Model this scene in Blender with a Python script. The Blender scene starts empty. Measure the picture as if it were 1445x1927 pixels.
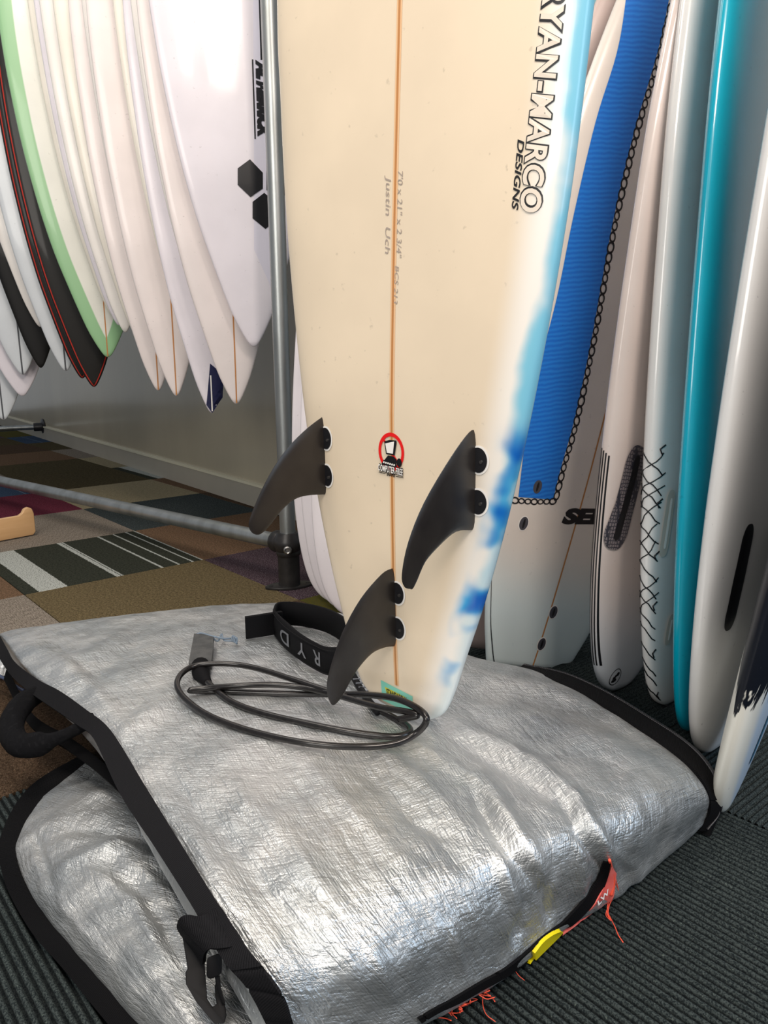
import bpy, bmesh, math, random
import numpy as np
from mathutils import Vector, Matrix, noise
from mathutils.bvhtree import BVHTree
random.seed(7)
C = bpy.context.scene.collection
# ------------------------------------------------------------------ camera
F = 1447.0; PIT = math.radians(11.9); ROL = math.radians(.47); CH = .70
cam_d = bpy.data.cameras.new('camera'); cam = bpy.data.objects.new('camera', cam_d); C.objects.link(cam)
cam_d.sensor_fit = 'VERTICAL'; cam_d.sensor_height = 24; cam_d.lens = F/1927*24; cam_d.clip_start = .02
cam.matrix_world = Matrix.Translation((0, 0, CH)) @ Matrix.Rotation(math.pi/2-PIT, 4, 'X') @ Matrix.Rotation(-ROL, 4, 'Z')
bpy.context.scene.camera = cam
# ------------------------------------------------------------------ world, lights, exposure
w = bpy.data.worlds.new('world'); bpy.context.scene.world = w; w.use_nodes = True
w.node_tree.nodes['Background'].inputs[0].default_value = (.86, .92, 1.0, 1)
w.node_tree.nodes['Background'].inputs[1].default_value = .30
def area(name, loc, target, size, sizey, power, col):
    d = bpy.data.lights.new(name, 'AREA'); d.shape = 'RECTANGLE'; d.size = size; d.size_y = sizey; d.energy = power; d.color = col
    o = bpy.data.objects.new(name, d); C.objects.link(o); o.location = loc
    o.rotation_euler = (Vector(target)-Vector(loc)).to_track_quat('-Z', 'Y').to_euler(); return o
area('window_daylight', (-1.7, -2.3, 2.1), (.1, 1.3, .5), 1.8, 1.6, 78, (1, .95, .88))
area('ceiling_lamp_front', (-.9, .6, 2.9), (-.1, 1.2, 0), 1.2, .6, 40, (1, .90, .78))
area('ceiling_lamp_rack', (-1.3, 2.2, 2.9), (-1.2, 2.4, 0), 1.2, .5, 14, (1, .95, .88))
area('doorway_daylight', (2.6, -.6, 1.5), (.6, 1.2, .2), 1.0, 1.8, 30, (.62, .8, 1))
area('fill_light_right', (.85, -.7, 2.7), (.4, 1.6, .5), 1.0, .6, 66, (1, .87, .76))  # unseen fill light, added to brighten the boards at right
vs = bpy.context.scene.view_settings
vs.view_transform = 'Standard'; vs.look = 'None'; vs.gamma = 1; vs.use_curve_mapping = False; vs.exposure = 0.0
# ------------------------------------------------------------------ helpers
def ray(px, py):
    u = (px-722.5)/F; v = (py-963.5)/F
    u, v = u*math.cos(ROL)-v*math.sin(ROL), u*math.sin(ROL)+v*math.cos(ROL)
    return Vector((u, math.cos(PIT)-v*math.sin(PIT), -(math.sin(PIT)+v*math.cos(PIT))))
CAM = Vector((0, 0, CH))
def W(px, py, h=0.):
    d = ray(px, py); return CAM+d*((h-CH)/d.z)
def WY(px, py, Y):
    d = ray(px, py); return CAM+d*(Y/d.y)
def proj(P):
    """photo pixel of world points (n,3) - used only to lay folds along the bag"""
    P = np.asarray(P, float); x = P[:, 0]; y = P[:, 1]; z = P[:, 2]-CH
    d = y*math.cos(PIT)-z*math.sin(PIT); dn = -y*math.sin(PIT)-z*math.cos(PIT)
    u = x/d; v = dn/d
    return np.stack([722.5+F*(u*math.cos(ROL)+v*math.sin(ROL)), 963.5+F*(-u*math.sin(ROL)+v*math.cos(ROL))], 1)
def mesh(name, V, Fc, mat=None, parent=None, smooth=True, auto=None):
    m = bpy.data.meshes.new(name); m.from_pydata([tuple(v) for v in V], [], [tuple(f) for f in Fc]); m.update()
    if smooth: m.polygons.foreach_set('use_smooth', [True]*len(m.polygons))
    if auto: m.set_sharp_from_angle(angle=math.radians(auto))
    if mat: m.materials.append(mat)
    o = bpy.data.objects.new(name, m); C.objects.link(o)
    if parent: o.parent = parent
    return o
def bmobj(name, bm, mat=None, parent=None, smooth=True, auto=40):
    bmesh.ops.recalc_face_normals(bm, faces=bm.faces)
    m = bpy.data.meshes.new(name); bm.to_mesh(m); bm.free()
    if smooth:
        m.polygons.foreach_set('use_smooth', [True]*len(m.polygons))
        if auto: m.set_sharp_from_angle(angle=math.radians(auto))
    if mat: m.materials.append(mat)
    o = bpy.data.objects.new(name, m); C.objects.link(o)
    if parent: o.parent = parent
    return o
def tag(o, label=None, cat=None, group=None, kind=None):
    for k, v in (('label', label), ('category', cat), ('group', group), ('kind', kind)):
        if v: o[k] = v
    return o
def empty(name, loc, label=None, cat=None, group=None, kind=None):
    o = bpy.data.objects.new(name, None); C.objects.link(o); o.location = loc; o.empty_display_size = .05
    return tag(o, label, cat, group, kind)
def catmull(P, n):
    P = [np.array(p, float) for p in P]; P = [2*P[0]-P[1]]+P+[2*P[-1]-P[-2]]; out = []
    for i in range(1, len(P)-2):
        for k in range(n):
            t = k/n; a, b, c, d = P[i-1:i+3]
            out.append(.5*(2*b+(c-a)*t+(2*a-5*b+4*c-d)*t*t+(3*b-a-3*c+d)*t**3))
    out.append(P[-2]); return out
def tube(path, r, n=10, caps=True, V=None, Fc=None, closed=False):
    V = [] if V is None else V; Fc = [] if Fc is None else Fc
    P = [Vector(p) for p in path]; b0 = len(V); N = len(P)
    rr = r if hasattr(r, '__len__') else [r]*N
    t0 = (P[1]-P[0]).normalized(); up = Vector((0, 0, 1)) if abs(t0.z) < .9 else Vector((1, 0, 0))
    nrm = t0.cross(up).normalized()
    for i, p in enumerate(P):
        t = (P[min(i+1, N-1)]-P[max(i-1, 0)]).normalized()
        nrm = (nrm-t*nrm.dot(t)).normalized(); bn = t.cross(nrm)
        for k in range(n):
            a = 2*math.pi*k/n; V.append(p+(nrm*math.cos(a)+bn*math.sin(a))*rr[i])
    for i in range(N-1):
        for k in range(n):
            a = b0+i*n+k; b = b0+i*n+(k+1) % n; Fc.append((a, b, b+n, a+n))
    if caps: Fc.append([b0+k for k in range(n)][::-1]); Fc.append([b0+(N-1)*n+k for k in range(n)])
    return V, Fc
def rot_between(z):
    return Vector(z).to_track_quat('Z', 'Y').to_matrix()
def cyl(bm, p0, p1, r0, r1=None, n=24):
    p0 = Vector(p0); p1 = Vector(p1); r1 = r0 if r1 is None else r1
    M = Matrix.Translation((p0+p1)/2) @ rot_between(p1-p0).to_4x4()
    bmesh.ops.create_cone(bm, cap_ends=True, segments=n, radius1=r0, radius2=r1, depth=(p1-p0).length, matrix=M)
def lathe(bm, p0, axis, prof, n=28):
    M = rot_between(axis); rows = []
    for (h, r) in prof:
        rows.append([bm.verts.new(Vector(p0)+M @ Vector((r*math.cos(2*math.pi*k/n), r*math.sin(2*math.pi*k/n), h))) for k in range(n)])
    for a, b in zip(rows, rows[1:]):
        for k in range(n): bm.faces.new((a[k], a[(k+1) % n], b[(k+1) % n], b[k]))
    bm.faces.new(rows[0][::-1]); bm.faces.new(rows[-1])
def prism(pts, O, A, B, Nn, th):
    """closed 2-d polygon (a,b) extruded along Nn, as verts/faces"""
    O, A, B, Nn = map(Vector, (O, A, B, Nn)); n = len(pts)
    V = [O+A*a+B*b-Nn*th/2 for a, b in pts]+[O+A*a+B*b+Nn*th/2 for a, b in pts]
    Fc = [list(range(n))[::-1], list(range(n, 2*n))]+[(k, (k+1) % n, n+(k+1) % n, n+k) for k in range(n)]
    return V, Fc
def bevelled(name, V, Fc, mat, parent, bev=.001, seg=2):
    bm = bmesh.new(); vs_ = [bm.verts.new(v) for v in V]
    for f in Fc:
        try: bm.faces.new([vs_[i] for i in f])
        except ValueError: pass
    bmesh.ops.recalc_face_normals(bm, faces=bm.faces)
    ed = [e for e in bm.edges if len(e.link_faces) == 2 and e.calc_face_angle(0) > .6]
    if bev: bmesh.ops.bevel(bm, geom=ed, offset=bev, segments=seg, affect='EDGES', profile=.5)
    return bmobj(name, bm, mat, parent)
# ------------------------------------------------------------------ materials
def mat(name, col=(.8, .8, .8), rough=.5, metal=0., coat=0., coat_r=.05, spec=.5, bump=None, mottle=None, sheen=0., sss=0.):
    m = bpy.data.materials.new(name); m.use_nodes = True; nt = m.node_tree; b = nt.nodes['Principled BSDF']
    b.inputs['Base Color'].default_value = (*col, 1); b.inputs['Roughness'].default_value = rough; b.inputs['Metallic'].default_value = metal
    b.inputs['Coat Weight'].default_value = coat; b.inputs['Coat Roughness'].default_value = coat_r
    b.inputs['Specular IOR Level'].default_value = spec; b.inputs['Sheen Weight'].default_value = sheen
    tc = nt.nodes.new('ShaderNodeTexCoord')
    if mottle:
        sc, amt, col2 = mottle[:3]
        n = nt.nodes.new('ShaderNodeTexNoise'); n.inputs['Scale'].default_value = sc; n.inputs['Detail'].default_value = 6
        if len(mottle) > 3:
            mp = nt.nodes.new('ShaderNodeMapping'); mp.inputs['Scale'].default_value = mottle[3]
            nt.links.new(tc.outputs['Object'], mp.inputs[0]); nt.links.new(mp.outputs[0], n.inputs['Vector'])
        else: nt.links.new(tc.outputs['Object'], n.inputs['Vector'])
        r = nt.nodes.new('ShaderNodeMapRange'); r.inputs[1].default_value = .35; r.inputs[2].default_value = .65; r.inputs[4].default_value = amt
        mx = nt.nodes.new('ShaderNodeMix'); mx.data_type = 'RGBA'; mx.inputs[6].default_value = (*col, 1); mx.inputs[7].default_value = (*col2, 1)
        nt.links.new(n.outputs['Fac'], r.inputs[0]); nt.links.new(r.outputs[0], mx.inputs[0]); nt.links.new(mx.outputs[2], b.inputs['Base Color'])
    if bump:
        sc, st, dist = bump[:3]
        n = nt.nodes.new('ShaderNodeTexNoise'); n.inputs['Scale'].default_value = sc; n.inputs['Detail'].default_value = 4
        nt.links.new(tc.outputs['Object'], n.inputs['Vector'])
        bp = nt.nodes.new('ShaderNodeBump'); bp.inputs['Strength'].default_value = st; bp.inputs['Distance'].default_value = dist
        nt.links.new(n.outputs['Fac'], bp.inputs['Height']); nt.links.new(bp.outputs[0], b.inputs['Normal'])
    return m
class NB:
    """tiny node builder"""
    def __init__(s, m): s.m = m; s.nt = m.node_tree; s.b = s.nt.nodes['Principled BSDF']
    def n(s, t, **k):
        x = s.nt.nodes.new(t)
        for a, v in k.items(): setattr(x, a, v)
        return x
    def l(s, a, b): s.nt.links.new(a, b)
    def put(s, inp, v):
        if hasattr(v, 'links') or hasattr(v, 'is_output'): s.l(v, inp)
        elif isinstance(v, tuple) and len(v) == 3 and inp.type == 'RGBA': inp.default_value = (*v, 1)
        else: inp.default_value = v
    def math(s, op, a, b=None, c=None, clamp=False):
        x = s.n('ShaderNodeMath', operation=op, use_clamp=clamp)
        for i, v in enumerate((a, b, c)):
            if v is not None: s.put(x.inputs[i], v)
        return x.outputs[0]
    def rng(s, v, a, b, c=0., d=1., smooth=True):
        x = s.n('ShaderNodeMapRange', interpolation_type='SMOOTHSTEP' if smooth else 'LINEAR')
        s.put(x.inputs[0], v)
        for i, q in zip((1, 2, 3, 4), (a, b, c, d)): x.inputs[i].default_value = q
        return x.outputs[0]
    def mix(s, f, a, b):
        x = s.n('ShaderNodeMix', data_type='RGBA'); s.put(x.inputs[0], f); s.put(x.inputs[6], a); s.put(x.inputs[7], b); return x.outputs[2]
    def attr(s, nm): return s.n('ShaderNodeAttribute', attribute_name=nm).outputs['Fac']
    def obj(s): return s.n('ShaderNodeTexCoord').outputs['Object']
    def map(s, v, sc=(1, 1, 1), rot=(0, 0, 0)):
        x = s.n('ShaderNodeMapping'); s.l(v, x.inputs[0]); x.inputs['Scale'].default_value = sc; x.inputs['Rotation'].default_value = rot; return x.outputs[0]
    def noise(s, v, sc, det=4, rough=.5):
        x = s.n('ShaderNodeTexNoise'); s.l(v, x.inputs['Vector']); x.inputs['Scale'].default_value = sc; x.inputs['Detail'].default_value = det; x.inputs['Roughness'].default_value = rough; return x.outputs['Fac']
    def bump(s, h, st, dist, prev=None):
        x = s.n('ShaderNodeBump'); x.inputs['Strength'].default_value = st; x.inputs['Distance'].default_value = dist; s.put(x.inputs['Height'], h)
        if prev: s.l(prev, x.inputs['Normal'])
        return x.outputs[0]

M_black = mat('black_plastic', (.008, .008, .009), .60, spec=.15, bump=(300, .1, .0005))
M_fin = mat('black_fin_plastic', (.014, .011, .010), .34, spec=.5, bump=(180, .08, .0006), mottle=(30, .6, (.024, .020, .017)))
M_ink = mat('black_print', (.008, .008, .010), .35)
M_inkg = mat('pencil_grey', (.36, .30, .26), .6)
M_galv = mat('galvanised_steel', (.42, .44, .44), .38, metal=.85, mottle=(22, .8, (.27, .28, .27), (1, 1, .2)), bump=(160, .15, .0008))
M_iron = mat('black_iron_fitting', (.020, .019, .019), .38, metal=.35, bump=(90, .25, .001), mottle=(40, .5, (.05, .045, .045)))
M_steel = mat('steel_screw', (.35, .34, .33), .35, metal=1)
M_wood = mat('beech_wood', (.60, .36, .17), .45, mottle=(6, .6, (.68, .43, .22), (1, 1, 9)), coat=.2)
M_str = mat('cedar_stringer', (.50, .22, .07), .4, coat=.4)
M_halo = mat('stringer_glow_resin', (.78, .50, .28), .35, coat=.5)
M_darkstr = mat('dark_stringer', (.07, .075, .085), .4)
M_navy = mat('navy_tail_patch', (.012, .014, .06), .4)
M_red = mat('red_print', (.75, .01, .01), .4)
M_whitep = mat('white_print', (.85, .83, .8), .4)
M_plug = mat('grey_fin_plug', (.06, .06, .075), .4, coat=.3)
M_plugd = mat('dark_fin_plug', (.010, .010, .012), .35, coat=.3)
M_ring = mat('white_resin_ring', (.88, .86, .83), .35, coat=.4)
M_clear = mat('ivory_fin_box', (.58, .54, .48), .25, coat=.6)
M_cord = mat('black_urethane_cord', (.006, .005, .005), .24, spec=.45, bump=(60, .12, .001), mottle=(150, .25, (.03, .027, .027)))
M_neo = mat('black_neoprene', (.006, .006, .007), .8, spec=.1, bump=(420, .3, .0008))
M_grey = mat('grey_print', (.13, .135, .15), .55)
M_string = mat('blue_grey_string', (.16, .21, .27), .7)
M_pink = mat('coral_red_cloth', (.80, .12, .10), .6, bump=(300, .3, .0006), mottle=(40, .5, (.88, .22, .18)))
M_thread = mat('coral_thread', (.85, .10, .05), .6)
M_yellow = mat('yellow_webbing', (.80, .66, .0), .55, bump=(500, .4, .0008))
M_teal = mat('teal_sticker', (.22, .62, .50), .4)
M_yel2 = mat('yellow_print', (.62, .60, .05), .4)
def webbing(name, col=(.018, .018, .019)):
    m = mat(name, col, .75, spec=.08); B = NB(m); v = B.n('ShaderNodeUVMap').outputs[0]
    wv = B.n('ShaderNodeTexWave', wave_type='BANDS', bands_direction='DIAGONAL'); B.l(B.map(v, (1, 1, 1)), wv.inputs['Vector']); wv.inputs['Scale'].default_value = 260; wv.inputs['Distortion'].default_value = 1
    nz = B.noise(B.obj(), 700, 2)
    h = B.math('ADD', wv.outputs['Fac'], B.math('MULTIPLY', nz, .8))
    B.l(B.bump(h, .7, .0008), B.b.inputs['Normal'])
    B.l(B.mix(h, col, tuple(min(1, c*1.7) for c in col)), B.b.inputs['Base Color']); return m
M_web = webbing('black_webbing', (.006, .006, .007)); M_bind = webbing('black_binding_tape', (.003, .003, .0035))
def silver():
    m = mat('silver_woven_foil', (.60, .62, .62), .34, metal=.78, spec=.5); B = NB(m); o = B.obj()
    uv = B.n('ShaderNodeUVMap').outputs[0]
    def ridge(v, sc, det, rgh, pw):
        n_ = B.noise(v, sc, det, rgh); return B.math('POWER', B.math('SUBTRACT', 1, B.math('MULTIPLY', B.math('ABSOLUTE', B.math('SUBTRACT', n_, .5)), 2.6), clamp=True), pw)
    h = B.math('ADD', B.math('MULTIPLY', ridge(B.map(uv, (1, .28, 1), (0, 0, .5)), 34, 5, .6, 5), .9), B.math('MULTIPLY', ridge(B.map(uv, (.35, 1, 1), (0, 0, -.25)), 46, 5, .6, 6), .6))
    h = B.math('ADD', h, B.math('MULTIPLY', B.noise(o, 160, 4, .6), .9))
    n1 = B.bump(h, .62, .0017)
    w1 = B.n('ShaderNodeTexWave', bands_direction='X'); w1.inputs['Scale'].default_value = 75; B.l(uv, w1.inputs['Vector'])
    w2 = B.n('ShaderNodeTexWave', bands_direction='Y'); w2.inputs['Scale'].default_value = 75; B.l(uv, w2.inputs['Vector'])
    n2 = B.bump(B.math('ADD', w1.outputs['Fac'], w2.outputs['Fac']), .16, .0008, n1)
    B.l(n2, B.b.inputs['Normal'])
    sp = B.noise(o, 9, 6, .6)
    B.l(B.mix(B.rng(sp, .35, .65), (.44, .465, .48), (.60, .61, .61)), B.b.inputs['Base Color'])
    B.l(B.rng(B.noise(o, 30, 5), .3, .7, .32, .46), B.b.inputs['Roughness'])
    return m
M_silver = silver()
def gloss_board(name, col, rough=.28, coat=.6, mott=(.03,), extra=None):
    m = mat(name, col, rough, coat=coat, coat_r=.08, spec=.5 if max(col) > .1 or rough < .3 else .2); B = NB(m); o = B.obj()
    c2 = tuple(min(1, c*(.93)) for c in col)
    base = B.mix(B.rng(B.noise(o, 5, 5), .35, .65), col, c2)
    base = B.mix(B.rng(B.noise(o, 90, 2), .70, .78), base, tuple(c*.8 for c in col))
    if extra: base = extra(B, base)
    B.l(base, B.b.inputs['Base Color'])
    B.l(B.bump(B.noise(o, 260, 3), .05, .0004), B.b.inputs['Normal'])
    return m
# ------------------------------------------------------------------ setting: floor
TH = math.radians(40.25); TS = .8319*CH
E1 = Vector((-math.sin(TH), math.cos(TH), 0)); E2 = Vector((math.cos(TH), math.sin(TH), 0))
OR = Vector((-.8875*CH, 3.650*CH, 0))
floor = mesh('floor', [(-7, -2.5, -.03), (4, -2.5, -.03), (4, 9, -.03), (-7, 9, -.03), (-7, -2.5, -.007), (4, -2.5, -.007), (4, 9, -.007), (-7, 9, -.007)],
             [(3, 2, 1, 0), (4, 5, 6, 7), (0, 1, 5, 4), (1, 2, 6, 5), (2, 3, 7, 6), (3, 0, 4, 7)], mat('carpet_backing', (.02, .018, .016), .9), smooth=False)
tag(floor, 'floor of square carpet tiles, patchwork colours at left and ribbed charcoal in front', kind='structure')
def carpet(name, c1, c2, speck=None, stripes=None, fine=420, streak=None, soft=False):
    m = mat(name, c1, .95, spec=.05); B = NB(m); o = B.obj()
    v = B.map(o, streak) if streak else o
    f = B.noise(v, fine if not streak else 60, 4, .7)
    if not soft: f = B.math('ADD', B.math('MULTIPLY', f, .5), B.math('MULTIPLY', B.noise(v, 140, 5, .75), .5))
    c = B.mix(B.rng(f, .42, .58), tuple(q*.8 for q in c1), tuple(min(1, q*1.25) for q in c2))
    if speck: c = B.mix(B.rng(B.noise(o, 330, 2), speck[1], speck[1]+.06), c, speck[0])
    if stripes:
        x = B.n('ShaderNodeSeparateXYZ'); B.l(o, x.inputs[0]); y = B.math('ADD', x.outputs[1], B.math('MULTIPLY', B.math('SUBTRACT', B.noise(o, 180, 2), .5), .010))
        for (a, b) in stripes[0]:
            msk = B.math('MULTIPLY', B.math('GREATER_THAN', y, a), B.math('LESS_THAN', y, b))
            c = B.mix(B.math('MULTIPLY', msk, B.rng(B.noise(o, 260, 2), .36, .5, .25, 1)), c, stripes[1])
    if soft:  # groove shade between the ribs, painted into the colour
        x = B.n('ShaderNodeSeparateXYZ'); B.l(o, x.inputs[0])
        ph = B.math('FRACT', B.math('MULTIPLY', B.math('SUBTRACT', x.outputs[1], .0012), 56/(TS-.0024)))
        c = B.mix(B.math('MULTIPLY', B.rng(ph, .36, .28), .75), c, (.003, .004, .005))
    B.l(c, B.b.inputs['Base Color'])
    B.l(B.bump(B.noise(o, 500, 3, .7), .25 if soft else .8, .0012 if soft else .003), B.b.inputs['Normal']); return m
K = {}
# tile-local x runs along E1 (0..TS), y along E2 (0..TS)
K['striped'] = carpet('carpet_dark_with_white_stripes', (.022, .025, .020), (.040, .043, .032),
    stripes=([(TS*a, TS*b) for a, b in ((.07, .215), (.475, .50), (.505, .515), (.735, .75), (.838, .85), (.925, .936), (.985, 1.0))], (.46, .48, .45)))
K['olive'] = carpet('carpet_olive', (.075, .058, .030), (.15, .115, .062))
K['taupe'] = carpet('carpet_grey_taupe', (.14, .115, .095), (.26, .225, .185), streak=(1, 6, 1))
K['maroon'] = carpet('carpet_maroon', (.085, .014, .028), (.14, .028, .048))
K['blue'] = carpet('carpet_denim_blue', (.025, .045, .085), (.045, .075, .13), stripes=([(TS*a, TS*(a+.012)) for a in (.2, .45, .6, .85)], (.13, .18, .24)))
K['brown'] = carpet('carpet_rust_brown', (.095, .060, .036), (.17, .105, .065))
K['slate'] = carpet('carpet_slate_speckled', (.026, .034, .036), (.045, .055, .056), speck=((.2, .23, .23), .62))
K['beige'] = carpet('carpet_beige_striped', (.21, .175, .105), (.34, .29, .19), streak=(9, 1, 1))
K['purple'] = carpet('carpet_plum_speckled', (.040, .026, .034), (.07, .045, .055), speck=((.28, .24, .26), .6))
K['dark_olive'] = carpet('carpet_dark_olive', (.045, .036, .018), (.085, .068, .036), streak=(4, 1, 1))
K['dusk'] = carpet('carpet_dark_brown', (.040, .026, .016), (.085, .055, .036), speck=((.22, .17, .12), .64))
K['moss'] = carpet('carpet_moss', (.12, .10, .015), (.05, .05, .02))
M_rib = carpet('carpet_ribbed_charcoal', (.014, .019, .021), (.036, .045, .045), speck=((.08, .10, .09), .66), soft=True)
def flat_tile(t):
    g = .0012; bm = bmesh.new(); bmesh.ops.create_cube(bm, size=1)
    for v in bm.verts: v.co = Vector((g+(t-2*g)*(v.co.x+.5), g+(t-2*g)*(v.co.y+.5), -.0065+.0065*(v.co.z+.5)))
    bmesh.ops.bevel(bm, geom=[e for e in bm.edges if min(v.co.z for v in e.verts) > -.001], offset=.0015, segments=1, affect='EDGES')
    m = bpy.data.meshes.new('carpet_tile'); bm.to_mesh(m); bm.free(); return m
def rib_tile(t, nr=56):
    g = .0012; V = []; Fc = []; p = (t-2*g)/nr; segs = 8
    prof = [(0, -.0056), (.26, -.0054), (.36, -.0012), (.5, 0), (.74, -.0002), (.90, -.0030)]
    ys = [(g+p*(k+a), z) for k in range(nr) for a, z in prof]+[(t-g, -.0038)]
    for i in range(segs+1):
        for y, z in ys: V.append((g+(t-2*g)*i/segs, y, z))
    n = len(ys)
    for i in range(segs):
        for k in range(n-1): Fc.append((i*n+k, (i+1)*n+k, (i+1)*n+k+1, i*n+k+1))
    m = bpy.data.meshes.new('ribbed_carpet_tile'); m.from_pydata(V, [], Fc); m.update(); m.polygons.foreach_set('use_smooth', [True]*len(m.polygons)); return m
base_flat = flat_tile(TS); meshes = {}
def place_tile(nm, me, m, i, j, quarter=0):
    key = (nm, m.name)
    if key not in meshes:
        q = me.copy(); q.materials.clear(); q.materials.append(m); meshes[key] = q
    o = bpy.data.objects.new(nm, meshes[key]); C.objects.link(o); o.parent = floor
    R = Matrix(((E1.x, E2.x, 0), (E1.y, E2.y, 0), (0, 0, 1))).to_4x4()
    L = OR+E1*(i*TS)+E2*(j*TS)
    M = Matrix.Translation(L) @ R
    if quarter: M = M @ Matrix.Translation((TS, 0, 0)) @ Matrix.Rotation(math.pi/2, 4, 'Z')
    o.matrix_world = M; return o
lay = {(0, -1): 'striped', (-1, -1): 'olive', (1, -1): 'taupe', (2, -1): 'maroon', (3, -1): 'blue', (0, 0): 'brown', (1, 0): 'slate', (2, 0): 'beige', (3, 0): 'dark_olive',
       (-1, 0): 'purple', (-1, -2): 'taupe', (0, -2): 'brown', (-2, -2): 'dusk', (-2, -1): 'dusk', (4, 0): 'dark_olive', (5, 0): 'brown', (4, -1): 'taupe', (5, -1): 'dark_olive', (-2, 0): 'moss', (3, -2): 'olive', (2, -2): 'beige', (1, -2): 'striped', (6, 0): 'dusk', (6, -1): 'olive', (7, 0): 'dark_olive', (-1, -3): 'slate', (-2, -3): 'dusk'}
names = list(K); RI = -1.88
base_short = None
for i in range(-2, 10):
    for j in range(-4, 2):
        if i == -2 and j > -5:
            # row cut against the ribbed carpet
            k = lay.get((i, j), names[(i*7+j*3) % len(names)])
            o = place_tile('carpet_tile', base_flat, K[k], i, j); f = -1-RI
            o.matrix_world = o.matrix_world @ Matrix.Translation((TS*(1-f), 0, 0)) @ Matrix.Diagonal((f, 1, 1, 1)); continue
        if j == 1 and i < 1: continue
        k = lay.get((i, j), names[(i*7+j*3) % len(names)]); place_tile('carpet_tile', base_flat, K[k], i, j)
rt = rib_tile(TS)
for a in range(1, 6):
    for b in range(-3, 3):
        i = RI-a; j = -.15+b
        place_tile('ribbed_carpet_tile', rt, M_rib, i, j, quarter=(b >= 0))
# ------------------------------------------------------------------ setting: walls
def slab(name, p, q, h, th, m, back=1):
    p = Vector(p); q = Vector(q); d = (q-p).normalized(); n = Vector((-d.y, d.x, 0))*back*th
    V = [p, q, q+n, p+n]; V = [Vector((v.x, v.y, h[0])) for v in V]+[Vector((v.x, v.y, h[1])) for v in V]
    bm = bmesh.new(); vv = [bm.verts.new(v) for v in V]
    for f in ((3, 2, 1, 0), (4, 5, 6, 7), (0, 1, 5, 4), (1, 2, 6, 5), (2, 3, 7, 6), (3, 0, 4, 7)): bm.faces.new([vv[i] for i in f])
    return bmobj(name, bm, m, None, smooth=False)
M_wall = mat('painted_wall_satin', (.50, .45, .34), .22, coat=.5, coat_r=.12, mottle=(3, .7, (.43, .39, .30), (1, 1, .25)), bump=(6, .12, .01))
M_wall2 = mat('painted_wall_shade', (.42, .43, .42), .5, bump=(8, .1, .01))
WA = W(41, 812); WB = W(470, 949); wd = (WA-WB).normalized()
wl0 = WB-wd*1.1; wl1 = WB+wd*6.5
tag(slab('wall_left', wl1, wl0, (-.03, 3.0), .12, M_wall), 'satin cream grey wall behind the hanging boards', kind='structure')
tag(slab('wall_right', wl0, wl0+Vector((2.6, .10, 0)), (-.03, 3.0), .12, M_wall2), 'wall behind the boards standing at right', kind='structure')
wn = Vector((-wd.y, wd.x, 0)); wn = wn if wn.y < 0 else -wn
M_cove = mat('grey_vinyl_skirting', (.40, .37, .31), .35, mottle=(5, .5, (.46, .43, .36)))
M_cream = mat('cream_trim', (.72, .68, .52), .4)
bb = slab('baseboard_left', wl1+wn*.001, wl0+wn*.001, (0, .098), -.012, M_cove); tag(bb, 'grey vinyl skirting along the wall', kind='structure')
bt = slab('trim_1', wl1+wn*.001, wl0+wn*.001, (.098, .109), -.016, M_cream); tag(bt, 'thin cream strip on top of the skirting', kind='structure')
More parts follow.
